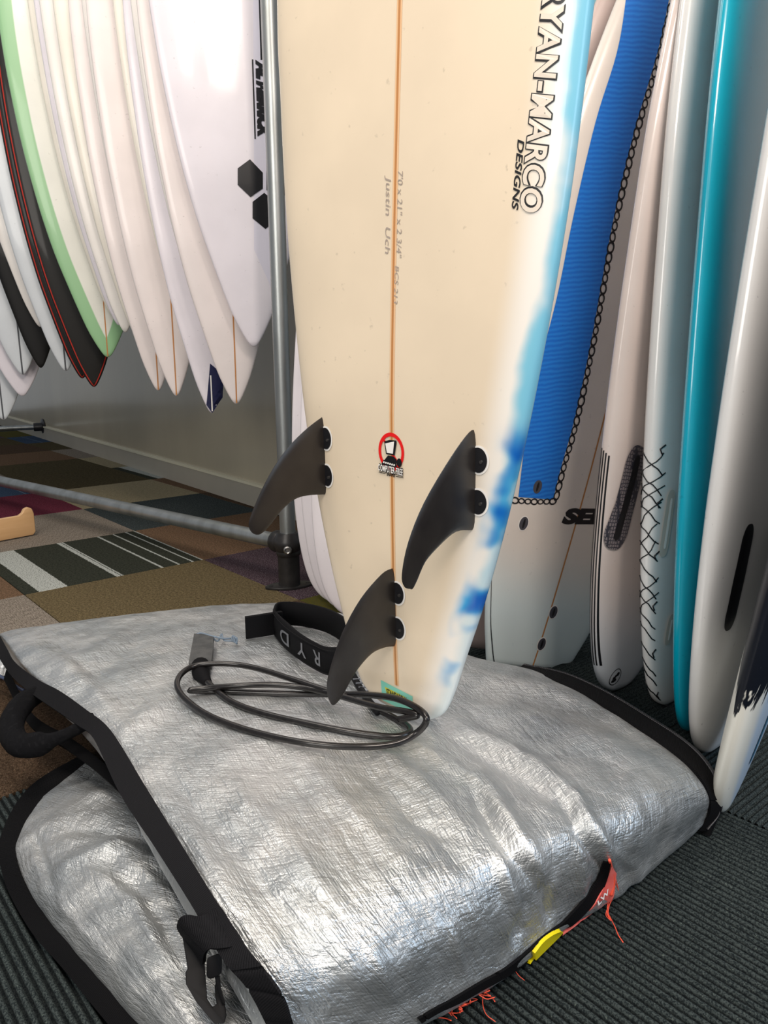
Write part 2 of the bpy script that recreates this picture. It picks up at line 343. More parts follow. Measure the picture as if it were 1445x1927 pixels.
# ------------------------------------------------------------------ surfboards
def interp(tab):
    xs = [a for a, b in tab]; ys = [b for a, b in tab]
    return lambda s: float(np.interp(s, xs, ys))
class Board:
    """surfboard: local x = width, z = up from the tail, -y = bottom (fin side)"""
    def __init__(s, name, T, yaw, lean, tw, tab, thick, m, label, cat='surfboard', group=None, rock=.02, pb=3.0, pd=2.2, rockz=.55, tipth=.35, ns=90, hull='hull', nring=56):
        s.nring = nring
        yaw, lean, tw = map(math.radians, (yaw, lean, tw))
        X = Vector((math.cos(yaw), -math.sin(yaw), 0)); Bk = Vector((math.sin(yaw), math.cos(yaw), 0)); Z = Vector((0, 0, 1))
        U = Z*math.cos(lean)+Bk*math.sin(lean); N = -Bk*math.cos(lean)+Z*math.sin(lean)
        s.X = X*math.cos(tw)+U*math.sin(tw); s.U = -X*math.sin(tw)+U*math.cos(tw); s.N = N; s.T = Vector(T)
        # smooth outline
        pts = catmull(tab, 6); s.ss = np.maximum.accumulate([p[0] for p in pts])+np.arange(len(pts))*1e-7; s.hh = np.maximum([p[1] for p in pts], .0005)
        s.L = tab[-1][0]; s.thick = thick; s.rock = rock; s.pb = pb; s.pd = pd; s.rockz = rockz; s.tipth = tipth
        s.root = empty(name, s.T, label, cat, group)
        s.M = Matrix((s.X, -s.N, s.U)).transposed().to_4x4(); s.root.matrix_world = Matrix.Translation(s.T) @ s.M
        s.hull = s.build(m, ns, hull)
    def hw(s, z): return float(np.interp(z, s.ss, s.hh))
    def th(s, z):
        t = min(z, s.L-z); return s.thick*(s.tipth+(1-s.tipth)*min(1, max(0, t)/.45)**.6)
    def rk(s, z):
        a = max(0, 1-z/s.rockz); b = max(0, 1-(s.L-z)/s.rockz); return s.rock*a*a+s.rock*3*b*b
    def bot(s, x, z, off=0.):
        h = s.hw(z); q = min(1, abs(x)/h); return -(s.th(z)/2)*(1-q**s.pb)**(1/s.pb)+s.rk(z)-off
    def build(s, m, ns, hull):
        zs = [0, .0015, .004, .008, .014, .022]+[.022+(s.L-.044)*((k/ns)**1.25) for k in range(1, ns)]+[s.L-.022, s.L-.008, s.L-.002, s.L]
        n = s.nring; V = []; Fc = []; ed = []; bx = []; bs = []
        for z in zs:
            h = s.hw(z); t = s.th(z)/2; e = min(1, max(.0, min(z, s.L-z))/.012)**.5; t *= max(.15, e)
            for k in range(n):
                a = 2*math.pi*k/n; c = math.cos(a); si = math.sin(a); p = s.pd if si > 0 else s.pb
                x = h*math.copysign(abs(c)**(2/p), c); y = t*math.copysign(abs(si)**(2/p), si)
                V.append((x, y+s.rk(z), z)); ed.append((h-abs(x))*(1 if si <= 0 else -1)); bx.append(x); bs.append(z)
        for i in range(len(zs)-1):
            for k in range(n): a = i*n+k; b = i*n+(k+1) % n; Fc.append((a, b, b+n, a+n))
        Fc.append(list(range(n))[::-1]); Fc.append([(len(zs)-1)*n+k for k in range(n)])
        o = mesh(hull, V, Fc, m, s.root)
        for nm, dat in (('ed', ed), ('bx', bx), ('bs', bs)):
            at = o.data.attributes.new(nm, 'FLOAT', 'POINT'); at.data.foreach_set('value', dat)
        return o
    def px(s, x, y):
        """board coordinates (x, z) seen at a photo pixel"""
        d = ray(x, y); n = s.thick*.45; a = b = 0
        for _ in range(6):
            P0 = s.T+s.N*n; t = (P0-CAM).dot(s.N)/d.dot(s.N); q = CAM+d*t-s.T; a, b = q.dot(s.X), q.dot(s.U)
            n = .5*n-.5*s.bot(max(-s.hw(b)*.97, min(s.hw(b)*.97, a)), b)
        return a, b
    def decal(s, name, P2, Fc, m, off=.0004, parent=None, smooth=False, label=None):
        V = []
        for x, z in P2: V.append((x, s.bot(x, z, off), z))
        o = mesh(name, V, Fc, m, parent or s.root, smooth=smooth)
        if label: o['label'] = label
        return o
    def strip(s, name, pts, wd_, m, off=.0004, n=6, parent=None):
        P = catmull(pts, n) if len(pts) > 2 else [np.array(pts[0])+(np.array(pts[1])-np.array(pts[0]))*k/40 for k in range(41)]
        Q = []; Fc = []
        for i, p in enumerate(P):
            t = P[min(i+1, len(P)-1)]-P[max(i-1, 0)]; t = t/np.linalg.norm(t); nn = np.array((-t[1], t[0]))*wd_/2
            Q += [p+nn, p-nn]
        for i in range(len(P)-1): Fc.append((2*i, 2*i+2, 2*i+3, 2*i+1))
        return s.decal(name, Q, Fc, m, off, parent)
    def poly(s, name, pts, m, off=.0005, parent=None, label=None):
        """filled polygon that follows the surface"""
        bm = bmesh.new(); vv = [bm.verts.new((p[0], 0, p[1])) for p in pts]; bm.faces.new(vv)
        bmesh.ops.triangulate(bm, faces=bm.faces)
        for _ in range(4):
            es = [e for e in bm.edges if e.calc_length() > .02]
            if not es: break
            bmesh.ops.subdivide_edges(bm, edges=es, cuts=1); bmesh.ops.triangulate(bm, faces=bm.faces)
        bm.verts.index_update()
        P2 = [(v.co.x, v.co.z) for v in bm.verts]; Fc = [[v.index for v in f.verts] for f in bm.faces]; bm.free()
        return s.decal(name, P2, Fc, m, off, parent, label=label)
    def text(s, name, txt, a, b, cap, m, off=.0006, bold=.0, shear=0., parent=None, flip=False, spacing=1.):
        P2, Fc = text2d(txt, bold, shear, spacing)
        a = np.array(a); b = np.array(b); L = np.linalg.norm(b-a); t = (b-a)/L; u = np.array((-t[1], t[0]))*(-1 if flip else 1)
        xs = [p[0] for p in P2]; x0, x1 = min(xs), max(xs); k = L/(x1-x0)
        Q = [a+t*(p[0]-x0)*k+u*p[1]/.70*cap for p in P2]
        return s.decal(name, Q, Fc, m, off, parent)
    def ellipse(s, name, c, rx, rz, m, off=.0005, inner=0., ang=0., parent=None, n=36, label=None, a0=0, a1=360):
        ca, sa = math.cos(ang), math.sin(ang); Q = []; Fc = []
        full = abs(a1-a0) >= 360; cnt = n if full else n+1
        for k in range(cnt):
            t = math.radians(a0+(a1-a0)*k/n); e = (rx*math.cos(t), rz*math.sin(t))
            for f in ((1, inner) if inner else (1, 0)): Q.append((c[0]+f*(e[0]*ca-e[1]*sa), c[1]+f*(e[0]*sa+e[1]*ca)))
        for k in range(n if full else n):
            a = 2*k; b = 2*((k+1) % cnt); Fc.append((a, b, b+1, a+1))
        return s.decal(name, Q, Fc, m, off, parent, label=label)
    def plug(s, c, rx, rz, ang=0., parent=None, dark=False):
        r = s.ellipse('fin_plug', c, rx, rz, M_ring, .0004, ang=ang, parent=parent)
        s.ellipse('plug_face', c, rx*.84, rz*.86, M_plugd if dark else M_plug, .0012, ang=ang, parent=r)
        s.ellipse('fin_slot', c, rx*.22, rz*.62, M_ink, .0018, ang=ang, parent=r)
        return r
_tc = {}
def text2d(txt, bold=0., shear=0., spacing=1.):
    cu = bpy.data.curves.new('lettering', 'FONT'); cu.body = txt; cu.size = 1; cu.offset = bold; cu.shear = shear; cu.space_character = spacing; cu.resolution_u = 4
    o = bpy.data.objects.new('lettering', cu); C.objects.link(o)
    dg = bpy.context.evaluated_depsgraph_get(); dg.update(); me = o.evaluated_get(dg).to_mesh()
    bm = bmesh.new(); bm.from_mesh(me); bmesh.ops.triangulate(bm, faces=bm.faces)
    bmesh.ops.remove_doubles(bm, verts=bm.verts, dist=1e-4); bm.verts.index_update()
    P2 = [(v.co.x, v.co.y) for v in bm.verts]; Fc = [[v.index for v in f.verts] for f in bm.faces]; bm.free()
    o.evaluated_get(dg).to_mesh_clear(); bpy.data.objects.remove(o); bpy.data.curves.remove(cu); return P2, Fc

# ---- the big cream board in the middle
def spray(B, base):
    ed = B.attr('ed'); bx = B.attr('bx'); bs = B.attr('bs'); o = B.obj()
    nz = B.math('MULTIPLY', B.math('SUBTRACT', B.noise(o, 9, 3), .5), .05)
    e2 = B.math('ADD', ed, nz)
    right = B.rng(bx, .0, .03)
    c = B.mix(B.math('MULTIPLY', B.rng(ed, .060, .018, 0, .85), right), base, (.86, .84, .80))
    patch = B.rng(B.noise(o, 12, 2), .42, .60)
    lowz = B.math('MULTIPLY', B.rng(bs, .46, .36), B.rng(bs, .06, .12))
    thin = B.math('MULTIPLY', B.rng(e2, .020, .002), B.math('ADD', B.rng(bs, .10, .5, .25, .9), B.math('MULTIPLY', patch, lowz), clamp=True))
    fog = B.math('MULTIPLY', B.rng(e2, .034, -.004), B.rng(bs, .62, .85, 0, .8))
    c = B.mix(B.math('MULTIPLY', B.math('MAXIMUM', thin, fog), right), c, (.13, .50, .68))
    sp_ = B.math('MULTIPLY', B.math('MULTIPLY', B.rng(e2, .036, .014), patch), B.math('MULTIPLY', lowz, right))
    c = B.mix(sp_, c, (.03, .38, .72))
    c = B.mix(B.math('MULTIPLY', B.math('MULTIPLY', B.rng(e2, .022, .004), patch), B.math('MULTIPLY', B.rng(bs, .47, .41), B.math('MULTIPLY', B.rng(bs, .06, .14), right))), c, (.0, .10, .46))
    return c
M_cream_b = gloss_board('cream_fibreglass', (.79, .67, .51), .38, .35, .55, extra=spray)
MT = [(0, .026), (.003, .042), (.012, .062), (.03, .082), (.07, .099), (.12, .114), (.20, .139), (.30, .165), (.40, .186), (.50, .203), (.62, .220), (.75, .234), (.9, .243), (1.0, .247), (1.3, .24), (1.7, .16), (1.95, .05), (2.05, .004)]
mb = Board('surfboard', (.019, 1.074, .1620), 41.8, .18, -1.83, MT, .061, M_cream_b,
           'large cream surfboard standing tail down on the silver bag, three black fins, blue sprayed rail', rock=.010, rockz=.5, ns=110, pb=3.4)
SP = [mb.px(*p) for p in ((746, 1290), (743, 1215), (738, 900), (741, 500), (752, 20), (757, -170))]
SP += [(SP[-1][0]*.6, 1.55), (0, 2.02)]
mb.strip('stringer_glow', SP, .0085, M_halo, .0004)
mb.strip('stringer', SP, .0032, M_str, .0007)
ta = mb.px(1026, -28); tb = mb.px(979, 400); capv = .0235
for nm, bold, m, off in (('brand_lettering', .068, M_ink, .0006), ('lettering_fill', .026, mat('lettering_cream', (.76, .68, .58), .35, coat=.4), .0010)):
    mb.text(nm, 'RYAN-MARCO', ta, tb, capv, m, off, bold=bold, shear=.15, spacing=1.10)
mb.text('brand_lettering', 'DESIGNS', mb.px(975, 262), mb.px(963, 396), .0080, M_ink, .0006, bold=.022, shear=.25)
mb.text('pencil_writing', "7'0 x 21\" x 2 3/4\"", mb.px(749, 322), mb.px(746, 486), .0085, M_inkg, .0005, shear=.2)
mb.text('pencil_writing', "BCS 213", mb.px(744, 500), mb.px(741, 572), .0065, M_inkg, .0005, shear=.2)
mb.text('pencil_writing', "Justin  Uch", mb.px(727, 330), mb.px(725, 478), .0085, M_inkg, .0005, shear=.2)
# computer free badge
lc = mb.px(738, 853)
def bp(px_, py_): return mb.px(px_, py_)
bx0 = mb.px(713, 858)[0]; bx1 = mb.px(761, 858)[0]; bz1 = mb.px(737, 814)[1]; bz0 = mb.px(737, 886)[1]
cx_, cz_ = (bx0+bx1)/2, (bz0+bz1)/2; rx_, rz_ = (bx1-bx0)/2, (bz1-bz0)/2
badge = mb.ellipse('badge', (cx_, cz_), rx_, rz_, M_red, .0009, inner=.80)
bar = [(cx_-rx_*.72, cz_+rz_*.62), (cx_-rx_*.60, cz_+rz_*.70), (cx_+rx_*.70, cz_-rz_*.60), (cx_+rx_*.58, cz_-rz_*.70)]
mb.poly('badge_bar', bar, M_red, .0010, badge)
def crop8(x, y): return mb.px(640+x/7.225, 780+y/7.225)
mb.poly('monitor_drawing', [crop8(*p) for p in ((607, 362), (680, 345), (770, 352), (775, 380), (748, 558), (632, 536))], M_ink, .0013, badge)
mb.poly('screen_drawing', [crop8(*p) for p in ((625, 392), (745, 366), (728, 532), (646, 520))], M_whitep, .0017, badge)
mb.poly('stand_drawing', [crop8(*p) for p in ((660, 555), (735, 570), (720, 600), (775, 612), (780, 660), (610, 620), (630, 590), (690, 592))], M_ink, .0013, badge)
mb.poly('keyboard_drawing', [crop8(*p) for p in ((600, 612), (770, 655), (780, 718), (572, 672))], M_ink, .0015, badge)
for k in range(6):
    mb.poly('key_drawing', [crop8(x, y) for x, y in ((600+k*28, 632+k*8), (618+k*28, 637+k*8), (614+k*28, 660+k*8), (594+k*28, 655+k*8))], M_whitep, .0019, badge)
mb.ellipse('mouse_drawing', crop8(812, 655), .0045, .006, M_ink, .0015, parent=badge)
for nm, bold, m, off in (('badge_lettering', .11, M_ink, .0018), ('badge_lettering_fill', .022, M_whitep, .0023)):
    mb.text(nm, 'COMPUTER FREE', crop8(530, 752), crop8(862, 828), .0088, m, off, bold=bold, parent=badge, spacing=1.12)
mb.text('badge_lettering', 'SHAPES', crop8(638, 828), crop8(748, 850), .0038, M_ink, .0008, bold=.04, parent=badge)
mb.strip('badge_rule', [crop8(530, 782), crop8(622, 802)], .0009, M_ink, .0008, parent=badge)
mb.strip('badge_rule', [crop8(762, 838), crop8(862, 858)], .0009, M_ink, .0008, parent=badge)
# teal sticker near the tail
def crs(x, y): return mb.px(680+x/7.225, 1240+y/7.225)
st = mb.poly('sticker', [crs(262, 285), crs(695, 510), crs(700, 760), crs(285, 560)], M_teal, .0008)
mb.poly('sticker_label', [crs(318, 375), crs(600, 520), crs(625, 610), crs(345, 470)], M_yel2, .0012, st)
mb.text('sticker_lettering', 'STANDARD-X', crs(345, 470), crs(620, 600), .009, M_ink, .0016, bold=.03, parent=st)
def fin(board, x, z, outline, cant, name='fin', toe=0., thick=.0085, plugs=(.034, .092), side=1):
    """upright foiled fin; outline (height, along) from base rear"""
    ca = math.radians(cant); n = len(outline)
    P = catmull(outline, 4); base0 = P[0]; base1 = P[-1]
    y0 = board.bot(x, z+.05)
    NX = math.sin(ca); NY = -math.cos(ca); tx, ty = math.cos(ca), math.sin(ca)
    V = []; Fc = []; poly = [(p[0], p[1]) for p in P]
    # foil: outline ring, then inner rings that swell to full thickness
    cen = np.array([.035, .05]); rings = [(1., .12), (.93, .55), (.80, .85), (.55, 1.), (.2, 1.)]
    hmax = max(p[0] for p in poly)
    def q(a, b, t): # fin plane to board-local
        return (x+NX*a+tx*t, y0+NY*a+ty*t, z+b)
    m = len(poly)
    for sd in (1, -1):
        for f, tf in rings:
            for a, b in poly:
                A = np.array((a, b)); c2 = np.array((max(0., .8*a-.0) if True else 0, .052-a*.42))
                Q = c2+(A-c2)*f
                tt = thick/2*tf*(1-.65*min(1, Q[0]/hmax))
                V.append(q(Q[0], Q[1], sd*tt))
    nr = len(rings)
    for si_, sd in enumerate((0, nr*m)):
        for r in range(nr-1):
            for k in range(m):
                a = sd+r*m+k; b = sd+r*m+(k+1) % m; f_ = (a, b, b+m, a+m); Fc.append(f_ if si_ == 0 else f_[::-1])
        Fc.append([sd+(nr-1)*m+k for k in range(m)])
    for k in range(m): a = k; b = (k+1) % m; Fc.append((a, nr*m+a, nr*m+b, b))
    bm = bmesh.new(); vv = [bm.verts.new(v) for v in V]
    for f_ in Fc:
        try: bm.faces.new([vv[i] for i in f_])
        except ValueError: pass
    o = bmobj(name, bm, M_fin, board.root, auto=50)
    for pz in plugs:
        r = board.ellipse('fin_plug', (x+.0085*side, z+pz), .0145, .0185, M_ring, .0009, parent=o)
        board.ellipse('plug_face', (x+.008*side, z+pz), .0125, .0160, M_plugd, .0016, parent=o)
        bm = bmesh.new(); c = (x+.0125, board.bot(x+.0125, z+pz, .001), z+pz-.002)
        cyl(bm, c, (c[0], c[1]-.0016, c[2]), .0022, n=10); bmobj('grub_screw', bm, M_steel, o)
    return o
fin_at = [mb.px(*p) for p in ((611, 930), (742, 1215), (888, 997))]
FL = [(-.004, .118), (.0001, .1178), (.0306, .1019), (.0641, .0777), (.0921, .0485), (.1152, .0148), (.1318, -.017), (.1339, -.0297), (.1271, -.04), (.1147, -.0428), (.0981, -.0322), (.0793, -.0148), (.0555, -.0008), (.0311, .0024), (0, 0), (-.004, 0)]
FC = [(-.004, .118), (.006, .1197), (.0283, .1159), (.0705, .0902), (.1058, .0508), (.1302, .002), (.134, -.0232), (.1281, -.0421), (.1201, -.0489), (.105, -.0412), (.0794, -.0148), (.0475, .0025), (.02, .004), (0, 0), (-.004, 0)]
FR = [(-.004, .128), (.012, .1271), (.0491, .099), (.0978, .0508), (.1252, .0078), (.1352, -.0285), (.1308, -.0444), (.1209, -.05), (.1121, -.0495), (.0942, -.0245), (.064, -.0073), (.0321, .0037), (0, 0), (-.004, 0)]
fin(mb, *fin_at[0], FL, -5, plugs=(.030, .086), side=1)
fin(mb, *fin_at[1], FC, 0, plugs=(.030, .084), side=1)
fin(mb, *fin_at[2], FR, 0, plugs=(.038, .092), side=1)

# ---- boards standing on the floor behind, at right
RT = [(0, .01), (.005, .03), (.02, .067), (.05, .105), (.1, .14), (.18, .175), (.3, .21), (.45, .235), (.65, .25), (.9, .255), (1.1, .25), (1.4, .212), (1.7, .125), (1.86, .04), (1.9, .004)]
def scl(tab, k): return [(a, b*k) for a, b in tab]
ST = [(0, .105), (.003, .112), (.01, .117), (.05, .132), (.1, .15), (.2, .178), (.3, .205), (.45, .228), (.65, .243), (.9, .25), (1.1, .245), (1.4, .2), (1.7, .12), (1.88, .02), (1.9, .004)]
def seb_col(B, base):
    return B.mix(B.rng(B.attr('ed'), -.012, -.016), B.mix(B.rng(B.attr('bs'), .30, .12, 0, .7), base, (.62, .80, .86)), (.02, .02, .025))
M_sebw = gloss_board('white_peach_fibreglass', (.80, .74, .68), .3, .5, extra=seb_col)
sb = Board('surfboard', (.322, 1.60, 0), -27, 0, -15.3, ST, .058, M_sebw, 'white surfboard with blue painted panel bordered by drawn chain links, leaning at right', rock=.012, tipth=.5)
sb.strip('stringer', [(0, .01), (0, 1.8)], .004, M_str)
def paint(B, base):
    o = B.obj(); wv = B.n('ShaderNodeTexWave', bands_direction='Z'); B.l(B.map(o, (1, 1, 1), (0, .35, 0)), wv.inputs['Vector']); wv.inputs['Scale'].default_value = 34; wv.inputs['Distortion'].default_value = 3; wv.inputs['Detail'].default_value = 3
    return B.mix(B.math('MULTIPLY', wv.outputs['Fac'], .45), base, (.02, .30, .85))
M_bluep = gloss_board('blue_brushed_paint', (.002, .15, .66), .3, .4, extra=paint)
lft = [sb.px(*p) for p in ((975, 935), (985, 850), (1000, 740), (1045, 570), (1080, 400), (1120, 230), (1160, 100), (1178, -10))]
rgt = [sb.px(*p) for p in ((1040, 940), (1055, 880), (1080, 790), (1112, 640), (1152, 420), (1192, 250), (1236, 100), (1260, -10))]
def clampx(p):
    h = sb.hw(p[1]); return (max(-h*.985, min(h*.985, p[0])), p[1])
L_ = catmull([clampx(p) for p in lft], 6); R_ = catmull([clampx(p) for p in rgt], 6); Q = []; Fc = []
for a, b in zip(L_, R_):
    for k in range(9): Q.append(a+(b-a)*k/8)
for i in range(len(L_)-1):
    for k in range(8): a = i*9+k; Fc.append((a, a+1, a+10, a+9))
sb.decal('painted_panel', Q, Fc, M_bluep, .0009, smooth=True)
# chain links: a flat drawn ring for each link
def chain(path, r, parent):
    P = catmull(path, 60); last = P[0]
    for i in range(1, len(P)):
        st_ = np.linalg.norm(P[i]-last)
        if st_ >= r*1.62:
            t = (P[i]-last)/st_; c = (P[i]+last)/2; last = P[i]; q = r*random.uniform(.85, 1.12)
            if abs(c[0]) < sb.hw(c[1])*.98: sb.ellipse('drawn_chain_link', c, q*1.0, q*.72, M_ink, .0012, inner=.62, ang=math.atan2(t[1], t[0])+random.uniform(-.2, .2), parent=parent, n=14)
ch = sb.root
chain([(p[0]+.007, p[1]) for p in R_[::6]], .0120, ch)
bl = sb.px(962, 941); br = sb.px(1046, 943); chain([clampx(bl), ((bl[0]+br[0])/2, (bl[1]+br[1])/2-.002), br], .0095, ch)
sb.text('brand_lettering', 'SEB:', sb.px(1056, 984), sb.px(1150, 984), .030, M_ink, .0008, bold=.07, shear=.2)
for c in ((1011, 916), (985, 985), (1041, 1152), (1019, 1212)): sb.plug(sb.px(*c), .0125, .0165)
# board with carbon oval and pin lines
def peach(B, base):
    c = B.mix(B.rng(B.attr('bs'), .28, .05, 0, .6), base, (.60, .74, .86)); return c
pb_ = Board('surfboard', (.493, 1.486, 0), -45.9, -1.7, -8.7, scl(RT, 1.0), .062, gloss_board('pale_pink_fibreglass', (.78, .68, .64), .26, .6, extra=peach),
            'pale pink white surfboard with black pin lines on rail and carbon oval fin patch', rock=.015)
def rail(board, s0, s1, phi, wd_, m, name, parent=None, n=40, off=.0006, wob=0.):
    """strip on the left rail at angle phi (radians: pi = apex, towards 3pi/2 = bottom)"""
    V = []; Fc = []
    for i in range(n+1):
        z = s0+(s1-s0)*i/n; h = board.hw(z); t = board.th(z)/2; ph = phi+(wob*math.sin(i*1.7) if wob else 0)
        for d in (-1, 1):
            a = ph+d*wd_/2/max(t, .01)*.8; c = math.cos(a); si = math.sin(a); p = board.pd if si > 0 else board.pb
            x = (h+off)*math.copysign(abs(c)**(2/p), c); y = (t+off)*math.copysign(abs(si)**(2/p), si)
            V.append((x, y+board.rk(z), z))
    for i in range(n): Fc.append((2*i, 2*i+1, 2*i+3, 2*i+2))
    return mesh(name, V, Fc, m, parent or board.root, smooth=True)
def railpt(board, z, phi, off=.0012):
    h = board.hw(z); t = board.th(z)/2; c = math.cos(phi); si = math.sin(phi); p = board.pd if si > 0 else board.pb
    return Vector(((h+off)*math.copysign(abs(c)**(2/p), c), (t+off)*math.copysign(abs(si)**(2/p), si)+board.rk(z), z))
def railstrip(board, s0, s1, y, wd_, m, name, n=60, off=.0008):
    """pin line on the left rail at height y off the rail apex (negative = bottom side)"""
    V = []; Fc = []
    for i in range(n+1):
        z = s0+(s1-s0)*i/n; h = board.hw(z); t = board.th(z)/2
        for yy in (y-wd_/2, y+wd_/2):
            p = board.pd if yy > 0 else board.pb; q = min(.99, abs(yy)/t)
            V.append((-(h+off)*(1-q**p)**(1/p), yy*(1+off/t)+board.rk(z), z))
    for i in range(n): Fc.append((2*i, 2*i+1, 2*i+3, 2*i+2))
    return mesh(name, V, Fc, m, board.root, smooth=True)
railstrip(sb, .010, .56, .004, .030, M_ink, 'rail_tape', off=.0022)
for k in range(5): railstrip(pb_, .075, .50-.004*k, .009-.0048*k, .0023, M_ink, 'pin_line')
cc = pb_.px(1178, 937); M_carb = mat('carbon_patch', (.05, .05, .065), .4, coat=.4)
def hexm():
    m = mat('carbon_honeycomb', (.05, .05, .065), .4, coat=.4); B = NB(m); vo = B.n('ShaderNodeTexVoronoi', feature='DISTANCE_TO_EDGE'); vo.inputs['Scale'].default_value = 150; vo.inputs['Randomness'].default_value = .25
    B.l(B.obj(), vo.inputs['Vector']); B.l(B.mix(B.rng(vo.outputs['Distance'], .10, .16), (.035, .035, .05), (.22, .19, .20)), B.b.inputs['Base Color']); return m
def stadium(board, name, c, rx, rz, m, off, waist=.0, parent=None, ang=0.):
    Q = []; Fc = []; n = 44; ca, sa = math.cos(ang), math.sin(ang)
    for k in range(n):
        t = 2*math.pi*k/n; x = rx*math.copysign(abs(math.cos(t))**.7, math.cos(t)); z = rz*math.sin(t)
        x *= 1-waist*math.exp(-(z/(rz*.45))**2)
        if abs(math.sin(t)) > .3: z = math.copysign(rz-rx*1.3+rx*1.3*(abs(math.sin(t))-.3)/.7, math.sin(t)) if rz > 2*rx else z
        Q.append((c[0]+x*ca-z*sa, c[1]+x*sa+z*ca))
    return board.poly(name, Q, m, off, parent)
fb = stadium(pb_, 'fin_box', cc, .040, .098, hexm(), .0028, waist=.25, ang=-.12)
stadium(pb_, 'fin_slot', cc, .010, .080, M_ink, .0036, parent=fb, ang=-.12)
lg = pb_.px(1158, 1274)
lo = pb_.ellipse('round_logo', lg, .021, .0185, M_ink, .0008, inner=.9)
for k in range(7): pb_.ellipse('logo_scribble', (lg[0]+random.uniform(-.009, .009), lg[1]+random.uniform(-.010, .010)), random.uniform(.003, .006), random.uniform(.003, .005), M_ink, .0010, parent=lo, n=9)
# white board with stitched drawing
sw = Board('surfboard', (.576, 1.422, 0), -49.5, 2.2, -7.8, scl(RT, .99), .066, gloss_board('cool_white_fibreglass', (.80, .79, .78), .24, .6), 'white surfboard with hand drawn black stitches down its rail', rock=.015)
Vs = []; Fs = []
def on_rail(board, pts, r=.0011, V=None, Fc=None):
    P = [railpt(board, z, ph) for z, ph in pts]; tube(P, r, 5, True, V, Fc)
zz = [.50-.031*k for k in range(16)]
for k, z in enumerate(zz):
    a0 = math.pi-.30; a1 = math.pi+.50; d = random.uniform(-.006, .006); q = []
    for t in range(6):
        f = t/5; q.append((z-.038*f+d+.002*math.sin(t*2+k), a0+(a1-a0)*f))
    on_rail(sw, q, .0012, Vs, Fs)
    if k < 9 and k != 6: on_rail(sw, [(z-.040*(t/5)+d, a1-(a1-a0)*t/5+.1*math.sin(t+k)) for t in range(6)], .0010, Vs, Fs)
    if k % 3 == 0: on_rail(sw, [(z+.012, a1+.05), (z+.004, a1-.12), (z-.004, a1-.05)], .0014, Vs, Fs)
tag(mesh('stitch_drawing', Vs, Fs, M_ink, sw.root), kind='stuff')
for (a, b) in (((1262, 940), (1246, 1030)), ((1264, 1175), (1252, 1195))):
    c = sw.px((a[0]+b[0])/2, (a[1]+b[1])/2); f = stadium(sw, 'fin_box', c, .014, .060 if b[1]-a[1] > 50 else .03, M_clear, .0026); stadium(sw, 'fin_slot', c, .004, .045 if b[1]-a[1] > 50 else .02, M_ring, .0032, parent=f)
# turquoise board
tl = Board('surfboard', (.580, 1.316, 0), -53.8, 1.8, -9.1, scl(RT, .985), .060, gloss_board('turquoise_gloss', (.0, .40, .56), .26, .6), 'glossy turquoise surfboard standing between two white ones', rock=.012, pb=2.4)
# large white board with black centre fin box
w1 = Board('surfboard', (.585, 1.237, 0), -46.8, -2.0, -7.7, scl(RT, 1.0), .066, gloss_board('bright_white_gloss', (.82, .81, .80), .22, .7), 'thick glossy white surfboard with long black fin box, second from the right edge', rock=.015)
b0_ = w1.px(1366, 1186); b1_ = w1.px(1409, 985); cb = ((b0_[0]+b1_[0])/2, (b0_[1]+b1_[1])/2); an = -math.atan2(b1_[0]-b0_[0], b1_[1]-b0_[1])
ln = math.hypot(b1_[0]-b0_[0], b1_[1]-b0_[1])/2
f = stadium(w1, 'fin_box', cb, .021, ln*1.0, M_plugd, .0028, ang=an); stadium(w1, 'fin_slot', cb, .006, ln*.85, M_ink, .0036, parent=f, ang=an)
# nearest board: black brushed paint over white
def blackfade(B, base):
    o = B.obj(); e = B.noise(B.map(o, (26, 26, 2.2)), 1.6, 4, .6)
    z = B.math('ADD', B.attr('bs'), B.math('MULTIPLY', B.math('SUBTRACT', e, .5), .26))
    c = B.mix(B.rng(B.attr('ed'), .02, .06, 0, .8), base, (.45, .60, .80))
    B.l(B.rng(z, .245, .255, .5, .12), B.b.inputs['Specular IOR Level'])
    return B.mix(B.rng(z, .245, .255), c, (.008, .010, .016))
bk = Board('surfboard', (.530, 1.070, 0), -53.9, -8.1, -7.0, scl(RT, .99), .066, gloss_board('white_under_black_paint', (.80, .79, .72), .34, .12, extra=blackfade), 'white surfboard with ragged black painted upper part, at the right edge', rock=.012)
c = bk.px(1437, 1370); f = stadium(bk, 'fin_box', c, .016, .06, mat('blue_fin_box', (.02, .22, .42), .3, coat=.4), .001); f['label'] = 'blue fin box'
# pale blue board seen between the cream board and the chain board
Board('surfboard', (.27, 1.86, 0), -8, 3, -9.0, scl(RT, .95), .055, gloss_board('pale_blue_fibreglass', (.35, .66, .74), .3, .5), 'pale blue surfboard mostly hidden behind the cream one', rock=.012)
Board('surfboard', (.268, 1.705, 0), -20, 0, -15.0, scl(ST, .90), .045, gloss_board('dusky_pink_fibreglass', (.60, .48, .45), .4, .3), 'dusky pink surfboard edge behind the chain painted one', rock=.012)
# three lilac white boards behind the cream board, left side
lil = gloss_board('lilac_white_fibreglass', (.80, .75, .78), .35, .4)
for k, (T, ya, le, tw_, ww, lb) in enumerate((((-.118, 2.009, 0), 13.3, .65, -7.2, .70, 'lilac white surfboard edge, middle one behind the cream board'),
        ((-.092, 1.945, 0), 12.3, .6, -9.3, .72, 'lilac white surfboard edge nearest behind the cream board'),
        ((-.150, 2.075, 0), 13.3, .65, -6.4, .66, 'lilac white surfboard edge farthest left behind the cream board'))):
    Board('surfboard', T, ya, le, tw_, scl(RT, ww), .042, lil, lb, rock=.01)
